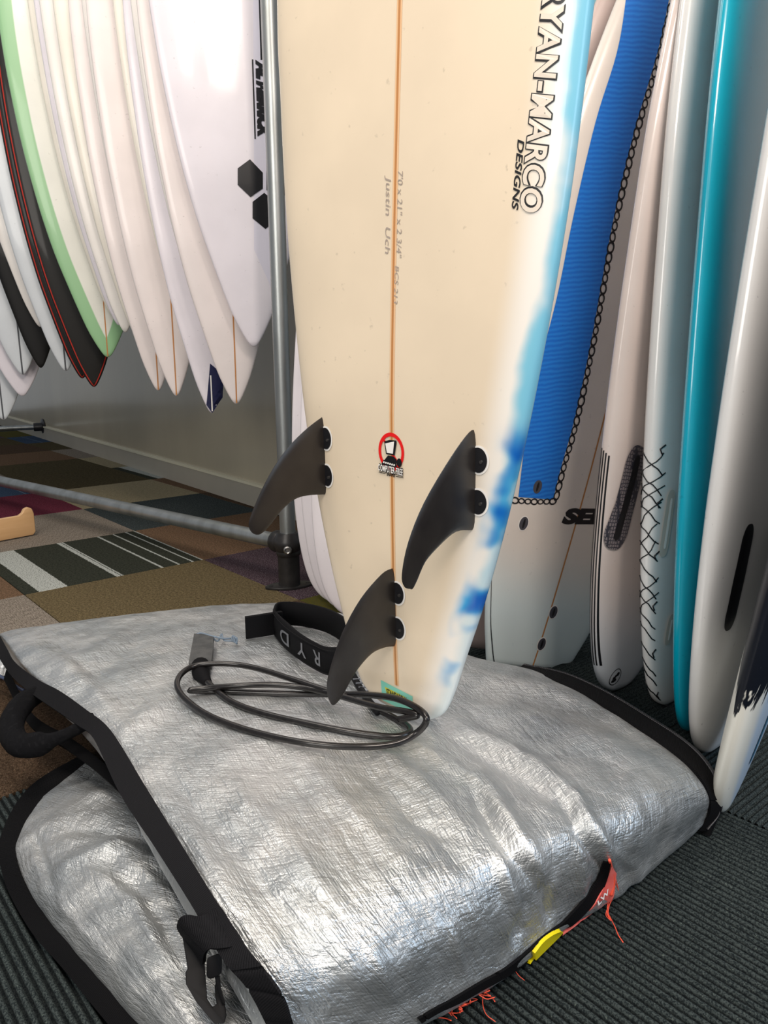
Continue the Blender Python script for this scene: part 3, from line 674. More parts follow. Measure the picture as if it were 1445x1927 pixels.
# ------------------------------------------------------------------ boards hanging from the rack, left
HT = [(0, .004), (.006, .014), (.02, .026), (.05, .046), (.1, .074), (.17, .104), (.24, .132), (.36, .177), (.5, .217), (.65, .25), (.8, .275), (1.0, .297), (1.2, .303), (1.5, .285), (1.75, .2), (1.95, .08), (2.0, .01)]
def rim(colr, w0=.02):
    def f(B, base): return B.mix(B.rng(B.attr('ed'), w0, w0-.004, smooth=False), base, colr)
    return f
def rimline(colr, a, b):
    def f(B, base):
        e = B.attr('ed'); return B.mix(B.math('MULTIPLY', B.math('GREATER_THAN', e, a), B.math('LESS_THAN', e, b)), base, colr)
    return f
H_white = gloss_board('white_satin_foam', (.80, .77, .74), .36, .25); H_warm = gloss_board('warm_white_satin', (.80, .76, .68), .36, .25)
H_lilac = gloss_board('lilac_white_satin', (.78, .74, .80), .36, .25); H_pink = gloss_board('rose_white_satin', (.80, .73, .72), .36, .25)
H_green = gloss_board('white_with_green_rim', (.76, .76, .70), .36, .25, extra=rim((.28, .50, .27), .050))
H_bred = gloss_board('black_with_red_pinline', (.014, .013, .012), .45, .15, extra=rimline((.42, .03, .02), .006, .010))
H_black = gloss_board('black_satin', (.010, .010, .010), .5, .1); H_cool = gloss_board('cool_grey_white', (.62, .66, .70), .36, .25)
hang = [  # tip px, left edge px at row r, row, material, label bits, stringer
    ((478, 652), (281, 5), H_lilac, 'wide white surfboard with black hexagons and lettering, behind the steel post', None),
    ((445, 760), (258, 5), H_pink, 'rose white surfboard hanging directly behind the hexagon one, thin brown stringer', M_str),
    ((430, 700), (246, 5), H_white, 'white surfboard edge between the rose white one and the navy patched one', None),
    ((399, 777), (232, 5), H_lilac, 'hanging white surfboard with navy patch on its lowest tip', None),
    ((380, 690), (213, 5), H_warm, 'cream white surfboard edge just left of the navy patched one', None),
    ((332, 745), (190, 5), H_pink, 'white surfboard with brown stringer, tip just left of the navy patch', M_str),
    ((318, 680), (168, 5), H_white, 'white surfboard edge sandwiched between two brown stringer tips', None),
    ((298, 735), (146, 5), H_pink, 'white surfboard whose brown stringer tip hangs right of the green rimmed one', M_str),
    ((262, 640), (124, 5), H_warm, 'warm white surfboard edge above the gap right of the green rim', None),
    ((236, 625), (100, 5), H_white, 'second white surfboard edge lying over the green rimmed one', None),
    ((224, 612), (76, 5), H_lilac, 'third white surfboard edge lying over the green rimmed one', None),
    ((214, 596), (52, 5), H_warm, 'short white surfboard directly in front of the green rimmed one', None),
    ((203, 672), (-6, 5), H_green, 'white surfboard with mint green rim and brown stringer', M_str),
    ((177, 728), (0, 160), H_bred, 'black surfboard with red pin line, nearer of the two', None),
    ((155, 712), (0, 232), H_bred, 'black surfboard with red pin line, farther of the two', None),
    ((124, 698), (0, 385), H_cool, 'white surfboard with dark stringer left of the black pair', M_darkstr),
    ((76, 615), (0, 455), H_white, 'white surfboard edge lying over the plain black one', None),
    ((77, 692), (0, 525), H_black, 'plain black surfboard hanging at the left edge', None),
    ((43, 705), (-60, 500), H_cool, 'pale grey white surfboard with dark stringer behind the plain black one', M_darkstr),
    ((42, 745), (-90, 500), H_lilac, 'pale white surfboard low at the left edge', None),
    ((7, 790), (-140, 480), H_cool, 'lowest pale white surfboard at far left with dark stringer', M_darkstr)]
for k, (tip, le, m, lb, stg) in enumerate(hang):
    Y = 2.36+.047*k+(.02 if k > 12 else 0)
    T = WY(tip[0], tip[1], Y); yaw = math.radians(-20)
    X = Vector((math.cos(yaw), -math.sin(yaw), 0)); N = Vector((-math.sin(yaw), -math.cos(yaw), 0))
    d = ray(*le); t = (T-CAM).dot(N)/d.dot(N); q = CAM+d*t-T; hx, hz = abs(q.dot(X)), q.z
    kf = hx/np.interp(hz, [a for a, b in HT], [b for a, b in HT]); kf = min(1.22, max(.62, kf))
    b = Board('hanging_surfboard', T, -20, 0, 0, scl(HT, kf), .040, m, lb, group='surfboards hung side by side on the rack', rock=.004, ns=48, nring=36, pb=2.6, pd=2.6, tipth=.3)
    if stg: b.strip('stringer', [(0, .003), (0, 1.9)], .0042 if stg is M_str else .006, stg, .0006)
    if k == 0:
        for h in (((470, 300), (494, 325), (494, 355), (471, 371), (447, 348), (447, 317)), ((522, 312), (546, 336), (546, 358), (525, 378), (501, 358), (501, 322)), ((497, 363), (522, 386), (522, 412), (499, 431), (475, 411), (475, 380))):
            b.poly('hexagon_logo', [b.px(*p) for p in h][::-1], M_ink, .0022)
        b.text('brand_lettering', 'AL MERRICK', b.px(483, 113), b.px(487, 260), .030, M_ink, .0022, bold=.10, shear=.2)
        b.strip('lettering_rule', [b.px(475, 112), b.px(480, 262)], .004, M_ink, .0012)
        b.poly('black_bar', [b.px(*p) for p in ((486, -20), (495, -20), (495, 113), (490, 113))][::-1], M_ink, .0012)
        Q_ = [b.px(*p) for p in ((476, -20), (534, -20), (536, 600), (478, 470))]; b.poly('lilac_stripe', Q_[::-1], mat('lilac_stripe_tint', (.68, .66, .76), .36), .0007)
        b.text('handwritten_note', "4'10 x 18.5", b.px(524, 113), b.px(530, 165), .010, M_ink, .0012)
    if k == 3:
        p = [b.px(*q_) for q_ in ((395, 684), (421, 706), (419, 748), (399, 777), (388, 762))]; b.poly('tail_patch', p[::-1], M_navy, .0030); b.strip('stringer', [(0, .006), (0, .12)], .004, M_whitep, .0040)

# ------------------------------------------------------------------ pipe rack
R_P = .0235
base = W(545, 1104); ft = Vector((base.x, base.y, .135)); rdir = Vector((-1, 1.02, 0)).normalized()
far = WY(-60, 812, 3.65); far.z = .127; rdir = (far-ft).normalized()
rack = empty('pipe_rack', base, 'galvanised steel pipe post and low rail clamped with black iron fittings', 'rack')
def par(o, r):
    o.parent = r; o.matrix_parent_inverse = r.matrix_basis.inverted(); return o
bm = bmesh.new(); cyl(bm, (base.x, base.y, .15), (base.x, base.y, 2.7), R_P, n=32); par(bmobj('upright_pipe', bm, M_galv), rack)
bm = bmesh.new(); cyl(bm, ft+rdir*.03, ft+rdir*4.0, R_P, n=28); par(bmobj('rail_pipe', bm, M_galv), rack)
bm = bmesh.new()
lathe(bm, (base.x, base.y, .008), (0, 0, 1), [(0, .033), (.006, .0325), (.09, .0325), (.094, .036), (.1, .037), (.106, .036), (.112, .040), (.125, .044), (.14, .043), (.152, .036), (.158, .034), (.162, .032)])
lathe(bm, ft+rdir*.022, rdir, [(0, .030), (.010, .034), (.030, .0335), (.036, .031)])
fit = par(bmobj('tee_fitting', bm, M_iron), rack)
bm = bmesh.new(); tc_ = ft+Vector((.004, -.047, -.008)); lathe(bm, tc_, (0.08, -1, 0), [(0, .013), (.006, .012), (.008, .0085), (.006, .006), (.003, .0055)], 18); par(bmobj('set_screw', bm, M_steel), fit)
# oval flange
pts = []
for k in range(40):
    a = 2*math.pi*k/40; pts.append((.074*math.cos(a), .040*math.sin(a)*(1-.25*abs(math.cos(a)))))
fdir = Vector((.93, .30, 0)).normalized(); V, Fc = prism(pts, (base.x, base.y, .004), fdir, Vector((-fdir.y, fdir.x, 0)), (0, 0, 1), .008)
fl = par(bevelled('base_flange', V, Fc, M_iron, None, .0015), rack)
for sgn in (-1, 1):
    bm = bmesh.new(); cyl(bm, base+fdir*.056*sgn+Vector((0, 0, .0075)), base+fdir*.056*sgn+Vector((0, 0, .0092)), .0065, n=16); par(bmobj('screw_hole', bm, M_ink), fl)
# stub pipe to a wall flange
fw = W(82, 803); d_ = ray(82, 803)
t_ = ((wl0+wn*.002)-CAM).dot(wn)/d_.dot(wn); fw = CAM+d_*t_
rk2 = empty('wall_pipe', fw, 'short horizontal steel pipe held by a round black flange on the wall', 'pipe')
d2 = ray(-60, 812); sdir = (wn*.94-wd*.0).normalized()
far2 = fw+Vector((-.9, -.42, -.0)).normalized()*1.6
bm = bmesh.new(); cyl(bm, fw+(far2-fw).normalized()*.05, far2, .021, n=20); par(bmobj('pipe', bm, M_galv), rk2)
bm = bmesh.new(); lathe(bm, fw, wn, [(0, .066), (.008, .066), (.012, .050), (.018, .036)], 24); par(bmobj('wall_flange', bm, M_iron), rk2)
bm = bmesh.new(); lathe(bm, fw+wn*.010, far2-fw, [(0, .034), (.06, .034), (.066, .031)], 20); par(bmobj('socket', bm, M_iron), rk2)
# beech display bracket on the floor at left
O = W(66, 1005, .004); ax = (W(-120, 1040, .004)-O).normalized(); ax = Vector((ax.x, ax.y, 0)).normalized(); nn = Vector((-ax.y, ax.x, 0))
bw = [(0.010, 0), (0, .012), (0, .085), (.006, .104), (.020, .112), (.036, .106), (.044, .092), (.058, .084), (.33, .084), (.35, .09), (.36, .012), (.35, 0)]
V, Fc = prism(bw, O, ax, (0, 0, 1), nn, .018); br_ = bevelled('display_bracket', V, Fc, M_wood, None, .003, 3)
tag(br_, 'pale beech wooden bracket with raised rounded end, on the carpet at left', 'bracket')

# ------------------------------------------------------------------ folded silver board bag
bag = empty('board_bag', (0, .95, 0), 'folded silver foil surfboard bag with black straps lying under the cream board', 'board bag')
def gridsurf(G, nu, nv):
    """catmull-rom surface through a control grid G[row][col] of world points"""
    rows = [catmull(r, nu) for r in G]; cols = len(rows[0]); out = []
    for c in range(cols): out.append(catmull([rows[r][c] for r in range(len(rows))], nv))
    A = np.array(out).transpose(1, 0, 2); return A
CT = [ # rows back -> front, columns strap side -> zip side (photo pixel, height)
 [(5,1190,.095),(130,1169,.105),(280,1153,.115),(440,1137,.12),(600,1143,.12),(850,1225,.128),(986,1260,.118)],
 [(66,1252,.135),(230,1215,.145),(380,1195,.148),(540,1200,.150),(700,1235,.150),(910,1265,.150),(1066,1290,.132)],
 [(150,1325,.150),(330,1290,.158),(480,1280,.158),(640,1290,.154),(790,1325,.150),(970,1318,.150),(1130,1325,.135)],
 [(212,1400,.156),(400,1400,.166),(560,1390,.166),(720,1390,.160),(880,1392,.156),(1040,1385,.154),(1198,1367,.135)],
 [(292,1545,.160),(480,1540,.172),(650,1520,.172),(810,1500,.168),(960,1480,.162),(1120,1445,.157),(1264,1414,.130)],
 [(392,1700,.160),(575,1680,.170),(740,1650,.168),(890,1605,.163),(1030,1565,.158),(1175,1510,.148),(1309,1455,.112)],
 [(475,1830,.140),(675,1810,.135),(810,1755,.128),(925,1700,.124),(1040,1645,.118),(1185,1585,.112),(1332,1500,.080)],
 [(540,1935,.095),(745,1890,.075),(855,1830,.070),(960,1770,.066),(1060,1700,.062),(1180,1640,.060),(1327,1530,.048)],
 [(590,2010,.030),(785,1935,.022),(880,1880,.018),(970,1822,.016),(1060,1750,.012),(1172,1674,.010),(1300,1560,.012)]]
G = [[np.array(W(*p)) for p in r] for r in CT]
back = [p+np.array((.0, -.03, -.055)) for p in G[0]]; back2 = [np.array((p[0], p[1]-.05, .012)) for p in G[0]]
under = [p+np.array((-.05-.02*k/6, .06+.03*k/6, 0)) for k, p in enumerate(G[-1])]
for r in under: r[2] = .006
G = [back2, back]+G+[under]
GG = []
for r in G:
    out = (r[0]-r[1]); out[2] = 0; out /= np.linalg.norm(out)
    s1 = r[0]+out*.006; s1[2] = max(.008, r[0][2]-.024); s2 = r[0]+out*.002; s2[2] = max(.007, r[0][2]-.046)
    s3 = r[0]-out*.06; s3[2] = max(.006, r[0][2]-.052)
    o2 = np.array((.05, 1.15, 0))-r[-1]; o2[2] = 0; o2 /= np.linalg.norm(o2)
    e1 = r[-1]+o2*.014; e1[2] = max(.008, r[-1][2]-.03); e2 = r[-1]+o2*.07; e2[2] = .006
    GG.append([s3, s2, s1]+r+[e1, e2])
NU, NV = 26, 24
A = gridsurf(GG, NU, NV); nr, nc = A.shape[:2]
def normals(A):
    du = np.gradient(A, axis=1); dv = np.gradient(A, axis=0); n = np.cross(du, dv); n /= np.linalg.norm(n, axis=2, keepdims=True)+1e-9; return n
Nn = -normals(A); 
if Nn[nr//2, nc//2, 2] < 0: Nn = -Nn
PX = proj(A.reshape(-1, 3)).reshape(nr, nc, 2)
def seg_field(path, width, sharp=1.0, cut=None):
    """falloff around a polyline in the photo frame"""
    best = np.full((nr, nc), 1e9); tt = np.zeros((nr, nc)); n = len(path)-1
    for k in range(n):
        a = np.array(path[k], float); b = np.array(path[k+1], float); d = b-a; L2 = d@d
        t = np.clip(((PX-a)@d)/L2, 0, 1); D = np.linalg.norm(PX-(a+t[..., None]*d), axis=2)
        m = D < best; best[m] = D[m]; tt[m] = ((k+t)/n)[m]
    return np.exp(-(best/width)**2*sharp)*np.sin(np.pi*np.clip(.08+tt*.84, 0, 1))**.6
disp = np.zeros((nr, nc))
uu, vv = np.meshgrid(np.arange(nc)/NU, np.arange(nr)/NV)
rs = np.random.RandomState(3)
# long soft folds fanning from the board tail towards the front roll
folds = [([(835,1350),(930,1400),(1010,1440),(1085,1500)], 15, .010), ([(830,1372),(930,1430),(1010,1480),(1070,1520)], 14, -.007), ([(1085,1500),(1110,1550),(1135,1590),(1150,1630)], 12, .012),
 ([(1068,1520),(1090,1570),(1125,1620),(1148,1640)], 9, -.009), ([(905,1460),(940,1520),(990,1590),(1028,1670)], 20, .012), ([(895,1500),(930,1560),(985,1630),(1020,1680)], 13, -.010),
 ([(940,1610),(955,1660),(982,1730)], 14, .009), ([(985,1690),(978,1745),(965,1780)], 9, -.007), ([(1030,1650),(1030,1700),(1032,1735)], 8, -.007), ([(1090,1590),(1100,1640),(1095,1690)], 12, .006),
 ([(700,1400),(790,1470),(880,1560)], 16, .006), ([(640,1410),(730,1490),(830,1580),(900,1650)], 18, -.005), ([(560,1420),(660,1520),(760,1620)], 20, .005), ([(760,1390),(850,1440),(900,1470)], 12, .005),
 ([(870,1330),(1000,1350),(1120,1390),(1220,1440)], 18, .005), ([(860,1300),(990,1310),(1130,1350),(1240,1410)], 16, -.005), ([(900,1270),(1010,1285),(1110,1325)], 13, .004),
 ([(95,1290),(150,1240),(220,1200),(250,1170)], 14, .005), ([(150,1310),(190,1260),(260,1210)], 12, -.004), ([(230,1380),(280,1340),(330,1300)], 16, .004), ([(40,1215),(90,1230),(170,1290),(240,1380)], 16, .005),
 ([(300,1500),(380,1600),(450,1720),(520,1820)], 28, .006), ([(350,1480),(450,1600),(560,1760),(640,1860)], 26, -.005), ([(430,1470),(540,1580),(650,1720)], 26, .0045), ([(1150,1400),(1220,1480),(1270,1560)], 16, .003),
 ([(1180,1470),(1200,1540),(1215,1600)], 12, .003), ([(850,1740),(860,1790),(870,1830)], 12, .004), ([(700,1780),(720,1830),(740,1880)], 14, .004), ([(600,1700),(640,1780),(680,1850)], 16, .003)]
for p, wd_, am in folds: disp += am*seg_field(p, wd_)
for _ in range(46):  # random small creases running mostly across the fold
    x0 = rs.uniform(60, 1300); y0 = rs.uniform(1200, 1850); a = math.radians(rs.uniform(25, 75)); L = rs.uniform(50, 170); c = rs.uniform(-.25, .25)
    p = [(x0+L*t*math.cos(a+c*t), y0+L*t*math.sin(a+c*t)) for t in (0, .35, .7, 1)]
    disp += rs.choice([-1, 1])*rs.uniform(.0012, .0030)*seg_field(p, rs.uniform(7, 16))
nz = np.zeros((nr, nc))
for i in range(nr):
    for k in range(nc):
        p = A[i, k]; q1 = p[0]*.62+p[1]*.78; q2 = -p[0]*.78+p[1]*.62
        nz[i, k] = .0034*noise.noise((q1*9+3, q2*22, p[2]*12))+.0007*(1-abs(noise.noise((q1*16, q2*64+7, p[2]*40)))*2)+.00035*noise.noise((q1*90, q2*90, p[2]*90))
disp += nz-.001
# taper the relief at the strap and zip edges
edge = np.clip(np.minimum(uu-2.0, (nc-1)/NU-2.0-uu)/.35, 0, 1); disp *= .25+.75*edge
A2 = A+Nn*disp[..., None]; A2[..., 2] = np.maximum(A2[..., 2], .003)
def surfmesh(name, A, m, parent, uv=True, flip=False):
    nr, nc = A.shape[:2]; V = A.reshape(-1, 3).tolist(); Fc = []
    for i in range(nr-1):
        for k in range(nc-1):
            a = i*nc+k; f = (a, a+1, a+nc+1, a+nc); Fc.append(f[::-1] if flip else f)
    o = mesh(name, V, Fc, m, None, True); par(o, parent)
    if uv:
        L = np.linalg.norm(np.diff(A, axis=1), axis=2).mean(0).cumsum(); L = np.concatenate([[0], L]); K2 = np.concatenate([[0], np.linalg.norm(np.diff(A, axis=0), axis=2).mean(1).cumsum()])
        ul = o.data.uv_layers.new(name='UVMap'); idx = np.empty(len(o.data.loops), int); o.data.loops.foreach_get('vertex_index', idx)
        uvs = np.stack([L[idx % nc], K2[idx//nc]], 1).astype(np.float32); ul.data.foreach_set('uv', uvs.ravel())
    return o
bpy.context.view_layer.update()
top = surfmesh('top_panel', A2, M_silver, bag)
# lower layer showing at the left
LT = [[(155,1425,.012),(175,1432,.030),(250,1460,.058),(350,1520,.066),(480,1560,.060)],
      [(62,1500,.012),(90,1512,.034),(170,1530,.062),(300,1580,.070),(470,1650,.060)],
      [(24,1585,.012),(45,1590,.036),(130,1610,.066),(290,1660,.074),(480,1740,.060)],
      [(42,1660,.012),(62,1665,.036),(160,1690,.068),(320,1740,.078),(520,1810,.060)],
      [(88,1735,.012),(112,1740,.036),(210,1765,.068),(360,1820,.080),(560,1900,.060)],
      [(150,1812,.012),(175,1815,.036),(270,1850,.068),(410,1895,.078),(600,1980,.060)],
      [(235,1910,.012),(262,1915,.036),(340,1940,.068),(470,1980,.076),(640,2060,.060)],
      [(330,2010,.012),(360,2015,.036),(420,2040,.066),(540,2070,.070),(680,2120,.060)]]
GL = [[np.array(W(*p)) for p in r] for r in LT]
AL = gridsurf(GL, 30, 22); nr, nc = AL.shape[:2]; NL = normals(AL); 
if NL[nr//2, nc//2, 2] < 0: NL = -NL
PX = proj(AL.reshape(-1, 3)).reshape(nr, nc, 2); disp = np.zeros((nr, nc))
for p, wd_, am in [([(140,1490),(220,1500),(330,1520)], 12, .005), ([(130,1560),(230,1570),(330,1600)], 12, -.005), ([(130,1620),(220,1590),(330,1640)], 14, .006), ([(170,1640),(260,1700),(300,1800)], 16, .006),
   ([(240,1660),(310,1740),(350,1830)], 14, -.005), ([(200,1600),(270,1640),(360,1720)], 14, .005), ([(80,1650),(130,1720),(200,1800)], 12, .004), ([(60,1560),(80,1620),(110,1700)], 9, -.006), ([(240,1780),(300,1850),(360,1920)], 16, .005)]: disp += am*seg_field(p, wd_)
for i in range(nr):
    for k in range(nc):
        p = AL[i, k]; q1 = p[0]*.95+p[1]*.3; q2 = -p[0]*.3+p[1]*.95
        disp[i, k] += .0045*noise.noise((q1*10, q2*24, 1))+.0010*(1-abs(noise.noise((q1*22, q2*60+7, 2)))*2)
disp *= np.clip(np.minimum(np.arange(nc)/30.-.3, 2), 0, 1)[None, :]
AL = AL+NL*disp[..., None]
low = surfmesh('lower_panel', AL, M_silver, bag)
# bag collision lookup
def bvh_of(o): return BVHTree.FromPolygons([v.co.copy() for v in o.data.vertices], [tuple(p.vertices) for p in o.data.polygons])
TB = BVHTree.FromPolygons([Vector(v) for v in A2.reshape(-1, 3)], [tuple(p.vertices) for p in top.data.polygons])
LB = BVHTree.FromPolygons([Vector(v) for v in AL.reshape(-1, 3)], [tuple(p.vertices) for p in low.data.polygons])
def on_bag(px_, py_, lift=.0, both=True):
    d = ray(px_, py_).normalized(); h = TB.ray_cast(CAM, d); h2 = LB.ray_cast(CAM, d) if both else (None,)
    hits = [x for x in (h, h2) if x[0] is not None]
    if not hits: return W(px_, py_, .02+lift)
    q = min(hits, key=lambda x: x[3])[0]; return W(px_, py_, q.z+lift)
def top_h(x, y):
    h = TB.ray_cast(Vector((x, y, 1)), Vector((0, 0, -1))); h2 = LB.ray_cast(Vector((x, y, 1)), Vector((0, 0, -1)))
    return max([a[0].z for a in (h, h2) if a[0] is not None] or [0.])
def ribbon(name, L, R, m, parent, th=.0022, n=8, closed=False, uv=True):
    """flat webbing between two edge curves"""
    L = catmull(L, n); R = catmull(R, n); V = []; Fc = []; N_ = len(L)
    for i in range(N_):
        l = Vector(L[i]); r = Vector(R[i]); t = Vector(L[min(i+1, N_-1)])-Vector(L[max(i-1, 0)]); nn_ = t.cross(r-l).normalized()*th/2
        if nn_.z < 0: nn_ = -nn_
        c = (l+r)/2
        V += [l+nn_, c+nn_*1.25, r+nn_, r-nn_, c-nn_*.8, l-nn_]
    for i in range(N_-1):
        for k in range(6): a = i*6+k; b = i*6+(k+1) % 6; Fc.append((a, b, b+6, a+6))
    Fc.append(list(range(6))[::-1]); Fc.append([(N_-1)*6+k for k in range(6)])
    o = mesh(name, V, Fc, m, None, True, auto=50); par(o, parent)
    ul = o.data.uv_layers.new(name='UVMap'); s_ = [0]
    for i in range(1, N_): s_.append(s_[-1]+float(np.linalg.norm(L[i]-L[i-1])))
    for p in o.data.polygons:
        for li in p.loop_indices:
            vi = o.data.loops[li].vertex_index; ul.data[li].uv = (s_[vi//6], (0, .012, .025, .025, .012, 0)[vi % 6])
    return o
c1 = lambda x, y: (x/2.064, 1120+y/2.064)
sr = [c1(*p) for p in ((-20, 120), (25, 205), (60, 262), (150, 330), (230, 372), (330, 442), (430, 525), (560, 735), (700, 962), (850, 1205), (960, 1372), (1090, 1545), (1140, 1680), (1190, 1780))]
sl = [c1(*p) for p in ((-60, 150), (-8, 235), (42, 310), (112, 375), (205, 440), (300, 505), (365, 560), (465, 770), (605, 985), (742, 1200), (860, 1405), (960, 1520), (1045, 1680), (1090, 1790))]
sh = [.088, .10, .118, .13, .137, .145, .150, .156, .160, .163, .158, .138, .105, .07]
def edgeh(p, h):
    d = ray(p[0]+9, p[1]).normalized(); q = TB.ray_cast(CAM, d); return max(h, q[0].z) if q[0] is not None and abs(q[0].z-h) < .04 else h
hh_ = [(edgeh(p, h) if k < 10 else h+.004)+.007 for k, (p, h) in enumerate(zip(sr, sh))]
Rp = [W(p[0], p[1], h) for p, h in zip(sr, hh_)]; Lp = [W(p[0], p[1], max(.02, h-.010)) for p, h in zip(sl, hh_)]
ribbon('edge_strap', Lp, Rp, M_web, bag, .003)
# binding under the overhanging edge of the top layer
lo_ = [(8, 1270), (55, 1355), (125, 1400), (185, 1445), (240, 1500), (300, 1590), (370, 1690)]
bh = [.055, .075, .088, .098, .105, .108, .108]
pl = [W(a, b+10, h) for (a, b), h in zip(lo_, bh)]; pr = [W(a+6, b-12, h+.003) for (a, b), h in zip(lo_, bh)]
ribbon('lower_binding', pl, pr, M_bind, bag, .004)
# zip band around the right end
zi = [(975,1263),(1030,1277),(1123,1322),(1195,1366),(1262,1412),(1308,1454),(1331,1495),(1333,1530),(1313,1562)]
zo = [(985,1252),(1061,1268),(1138,1302),(1217,1349),(1293,1400),(1336,1447),(1354,1494),(1353,1530),(1330,1562)]
zh = [.118,.128,.135,.135,.130,.112,.080,.045,.010]
ribbon('zip_tape', [W(a, b, h+.003) for (a, b), h in zip(zi, zh)], [W(a, b, max(.008, h-.010)) for (a, b), h in zip(zo, zh)], M_bind, bag, .005)
zt = catmull([W(a, b, max(.012, h-.008)) for (a, b), h in zip(zo, zh)], 26); V = []; Fc = []
for i in range(0, len(zt)-1):
    a = Vector(zt[i]); b = Vector(zt[i+1]); m_ = (a+b)/2; d = (b-a).normalized(); s_ = d.cross(Vector((0, 0, 1))).normalized()
    tube([m_-s_*.0028+Vector((0, 0, .002)), m_+s_*.0028+Vector((0, 0, .002))], .0011, 5, True, V, Fc)
zp = mesh('zip_teeth', V, Fc, mat('black_zip_teeth', (.03, .03, .035), .3), None); par(zp, bag); zp['kind'] = 'stuff'
# black skirt of the bag under the zip
sk = [W(a, b, max(.006, h-.012)) for (a, b), h in zip(zo, zh)]; sk2 = [Vector((p.x-.012, p.y-.004, .002)) for p in sk]
V = []; Fc = []; cs = catmull(sk, 6); cs2 = catmull(sk2, 6)
for a, b in zip(cs, cs2): V += [a, (a+b)/2+np.array((.004, .003, 0)), b]
for i in range(len(cs)-1):
    for k in range(2): a = i*3+k; Fc.append((a, a+1, a+4, a+3))
par(mesh('side_gusset', V, Fc, M_bind), bag)
# black binding round the lower layer
bo = [(165,1416),(60,1480),(5,1570),(8,1650),(55,1745),(120,1822),(200,1920),(290,2020)]
bi = [(172,1430),(80,1505),(34,1588),(48,1662),(100,1737),(164,1812),(250,1910),(345,2010)]
ribbon('lower_zip_tape', [W(a, b, .008) for a, b in bo], [W(a, b, .024) for a, b in bi], M_bind, bag, .005)
V, Fc = tube(catmull([W(a, b, .012) for a, b in ((12,1585),(18,1630),(30,1665),(48,1690),(72,1706))], 8), .0022, 6); par(mesh('zip_coil', V, Fc, M_neo), bag)
V, Fc = tube(catmull([W(a, b, h) for a, b, h in ((-30,1262,.04),(5,1275,.05),(30,1292,.055),(45,1300,.05))], 8), .0035, 8); 
par(mesh('cord_loop', V, Fc, mat('dark_blue_cord', (.05, .07, .14), .3)), bag)
# padded carry handle
hp = [(118,1296,.128),(60,1312,.128),(28,1345,.122),(22,1380,.115),(40,1402,.110),(75,1400,.112),(110,1388,.122),(148,1370,.138),(178,1352,.150)]
P = catmull([W(*p) for p in hp], 8); n = len(P)
rad = [.0095+.0095*min(1, max(0, math.sin(math.pi*min(1, i/n*1.25)))*1.6)*(1 if i < n*.62 else max(0, 1-(i-n*.62)/(n*.15))) for i in range(n)]
V, Fc = tube(P, rad, 14)
V = [Vector(v)+Vector((0, 0, 1))*.0015*noise.noise(Vector(v)*90) for v in V]
hd = mesh('carry_handle', V, Fc, M_web, None); par(hd, bag); hd.data.uv_layers.new(name='UVMap')
for (a, b, h) in ((112, 1306, .136),):
    q = W(a, b, h); ribbon('handle_tab', [q+Vector((-.022, .008, -.004)), q+Vector((-.004, .014, .004)), q+Vector((.016, .016, .003))], [q+Vector((-.020, -.012, -.006)), q+Vector((-.001, -.006, .003)), q+Vector((.018, -.004, .002))], M_web, bag, .003)
# coral tuft at the strap
V, Fc = prism([(-.012, 0), (0, .004), (.012, .001), (.004, -.003)], W(108, 1308, .140), (1, -.15, 0), (0, .6, .8), (0, -.8, .6), .002); par(bevelled('coral_edge', V, Fc, M_pink, None, 0), bag)
# buckle and its webbing sleeve
c4 = lambda x, y: (300+x/4.817, 1680+y/4.817)
def quadbox(name, pts, h0, h1, m, parent, bev=.0015):
    """slab with a photo-frame outline, top at height h0 per corner, thickness h1"""
    n = len(pts); V = [W(*c4(x, y), h-h1) for x, y, h in pts]+[W(*c4(x, y), h) for x, y, h in pts]
    Fc = [list(range(n))[::-1], list(range(n, 2*n))]+[(k, (k+1) % n, n+(k+1) % n, n+k) for k in range(n)]
    o = bevelled(name, V, Fc, m, None, bev); par(o, parent); return o
sleeve = ribbon('buckle_sleeve', [W(*c4(*p), h) for p, h in zip(((205, 370), (172, 300), (200, 225), (290, 205), (400, 215), (490, 150)), (.135, .150, .163, .168, .172, .172))],
       [W(*c4(*p), h) for p, h in zip(((405, 640), (415, 560), (450, 515), (520, 510), (650, 500), (775, 500)), (.130, .146, .158, .164, .166, .160))], M_web, bag, .004)
ribbon('sleeve_fold', [W(*c4(*p), h) for p, h in zip(((455, 150), (520, 290), (690, 500)), (.166, .168, .162))], [W(*c4(*p), h) for p, h in zip(((560, 140), (660, 290), (785, 490)), (.170, .172, .164))], M_web, bag, .005)
bk_ = quadbox('buckle', [(205, 375, .138), (255, 690, .120), (235, 720, .118), (240, 830, .114), (330, 985, .104), (430, 1110, .096), (500, 1190, .092), (590, 1180, .090), (608, 1110, .092), (590, 985, .098), (545, 870, .104),
    (520, 780, .112), (500, 850, .106), (505, 940, .100), (520, 1010, .096), (480, 1035, .096), (432, 960, .100), (420, 780, .112), (410, 640, .124)], 0, .010, M_black, bag, .001)
quadbox('buckle_block', [(430, 590, .150), (540, 545, .150), (568, 590, .146), (565, 730, .132), (470, 785, .128), (425, 765, .130)], 0, .016, M_black, bk_, .002)
quadbox('buckle_prong', [(500, 760, .125), (545, 745, .125), (560, 880, .112), (600, 1000, .104), (575, 1010, .102), (525, 900, .108)], 0, .008, M_black, bk_, .001)
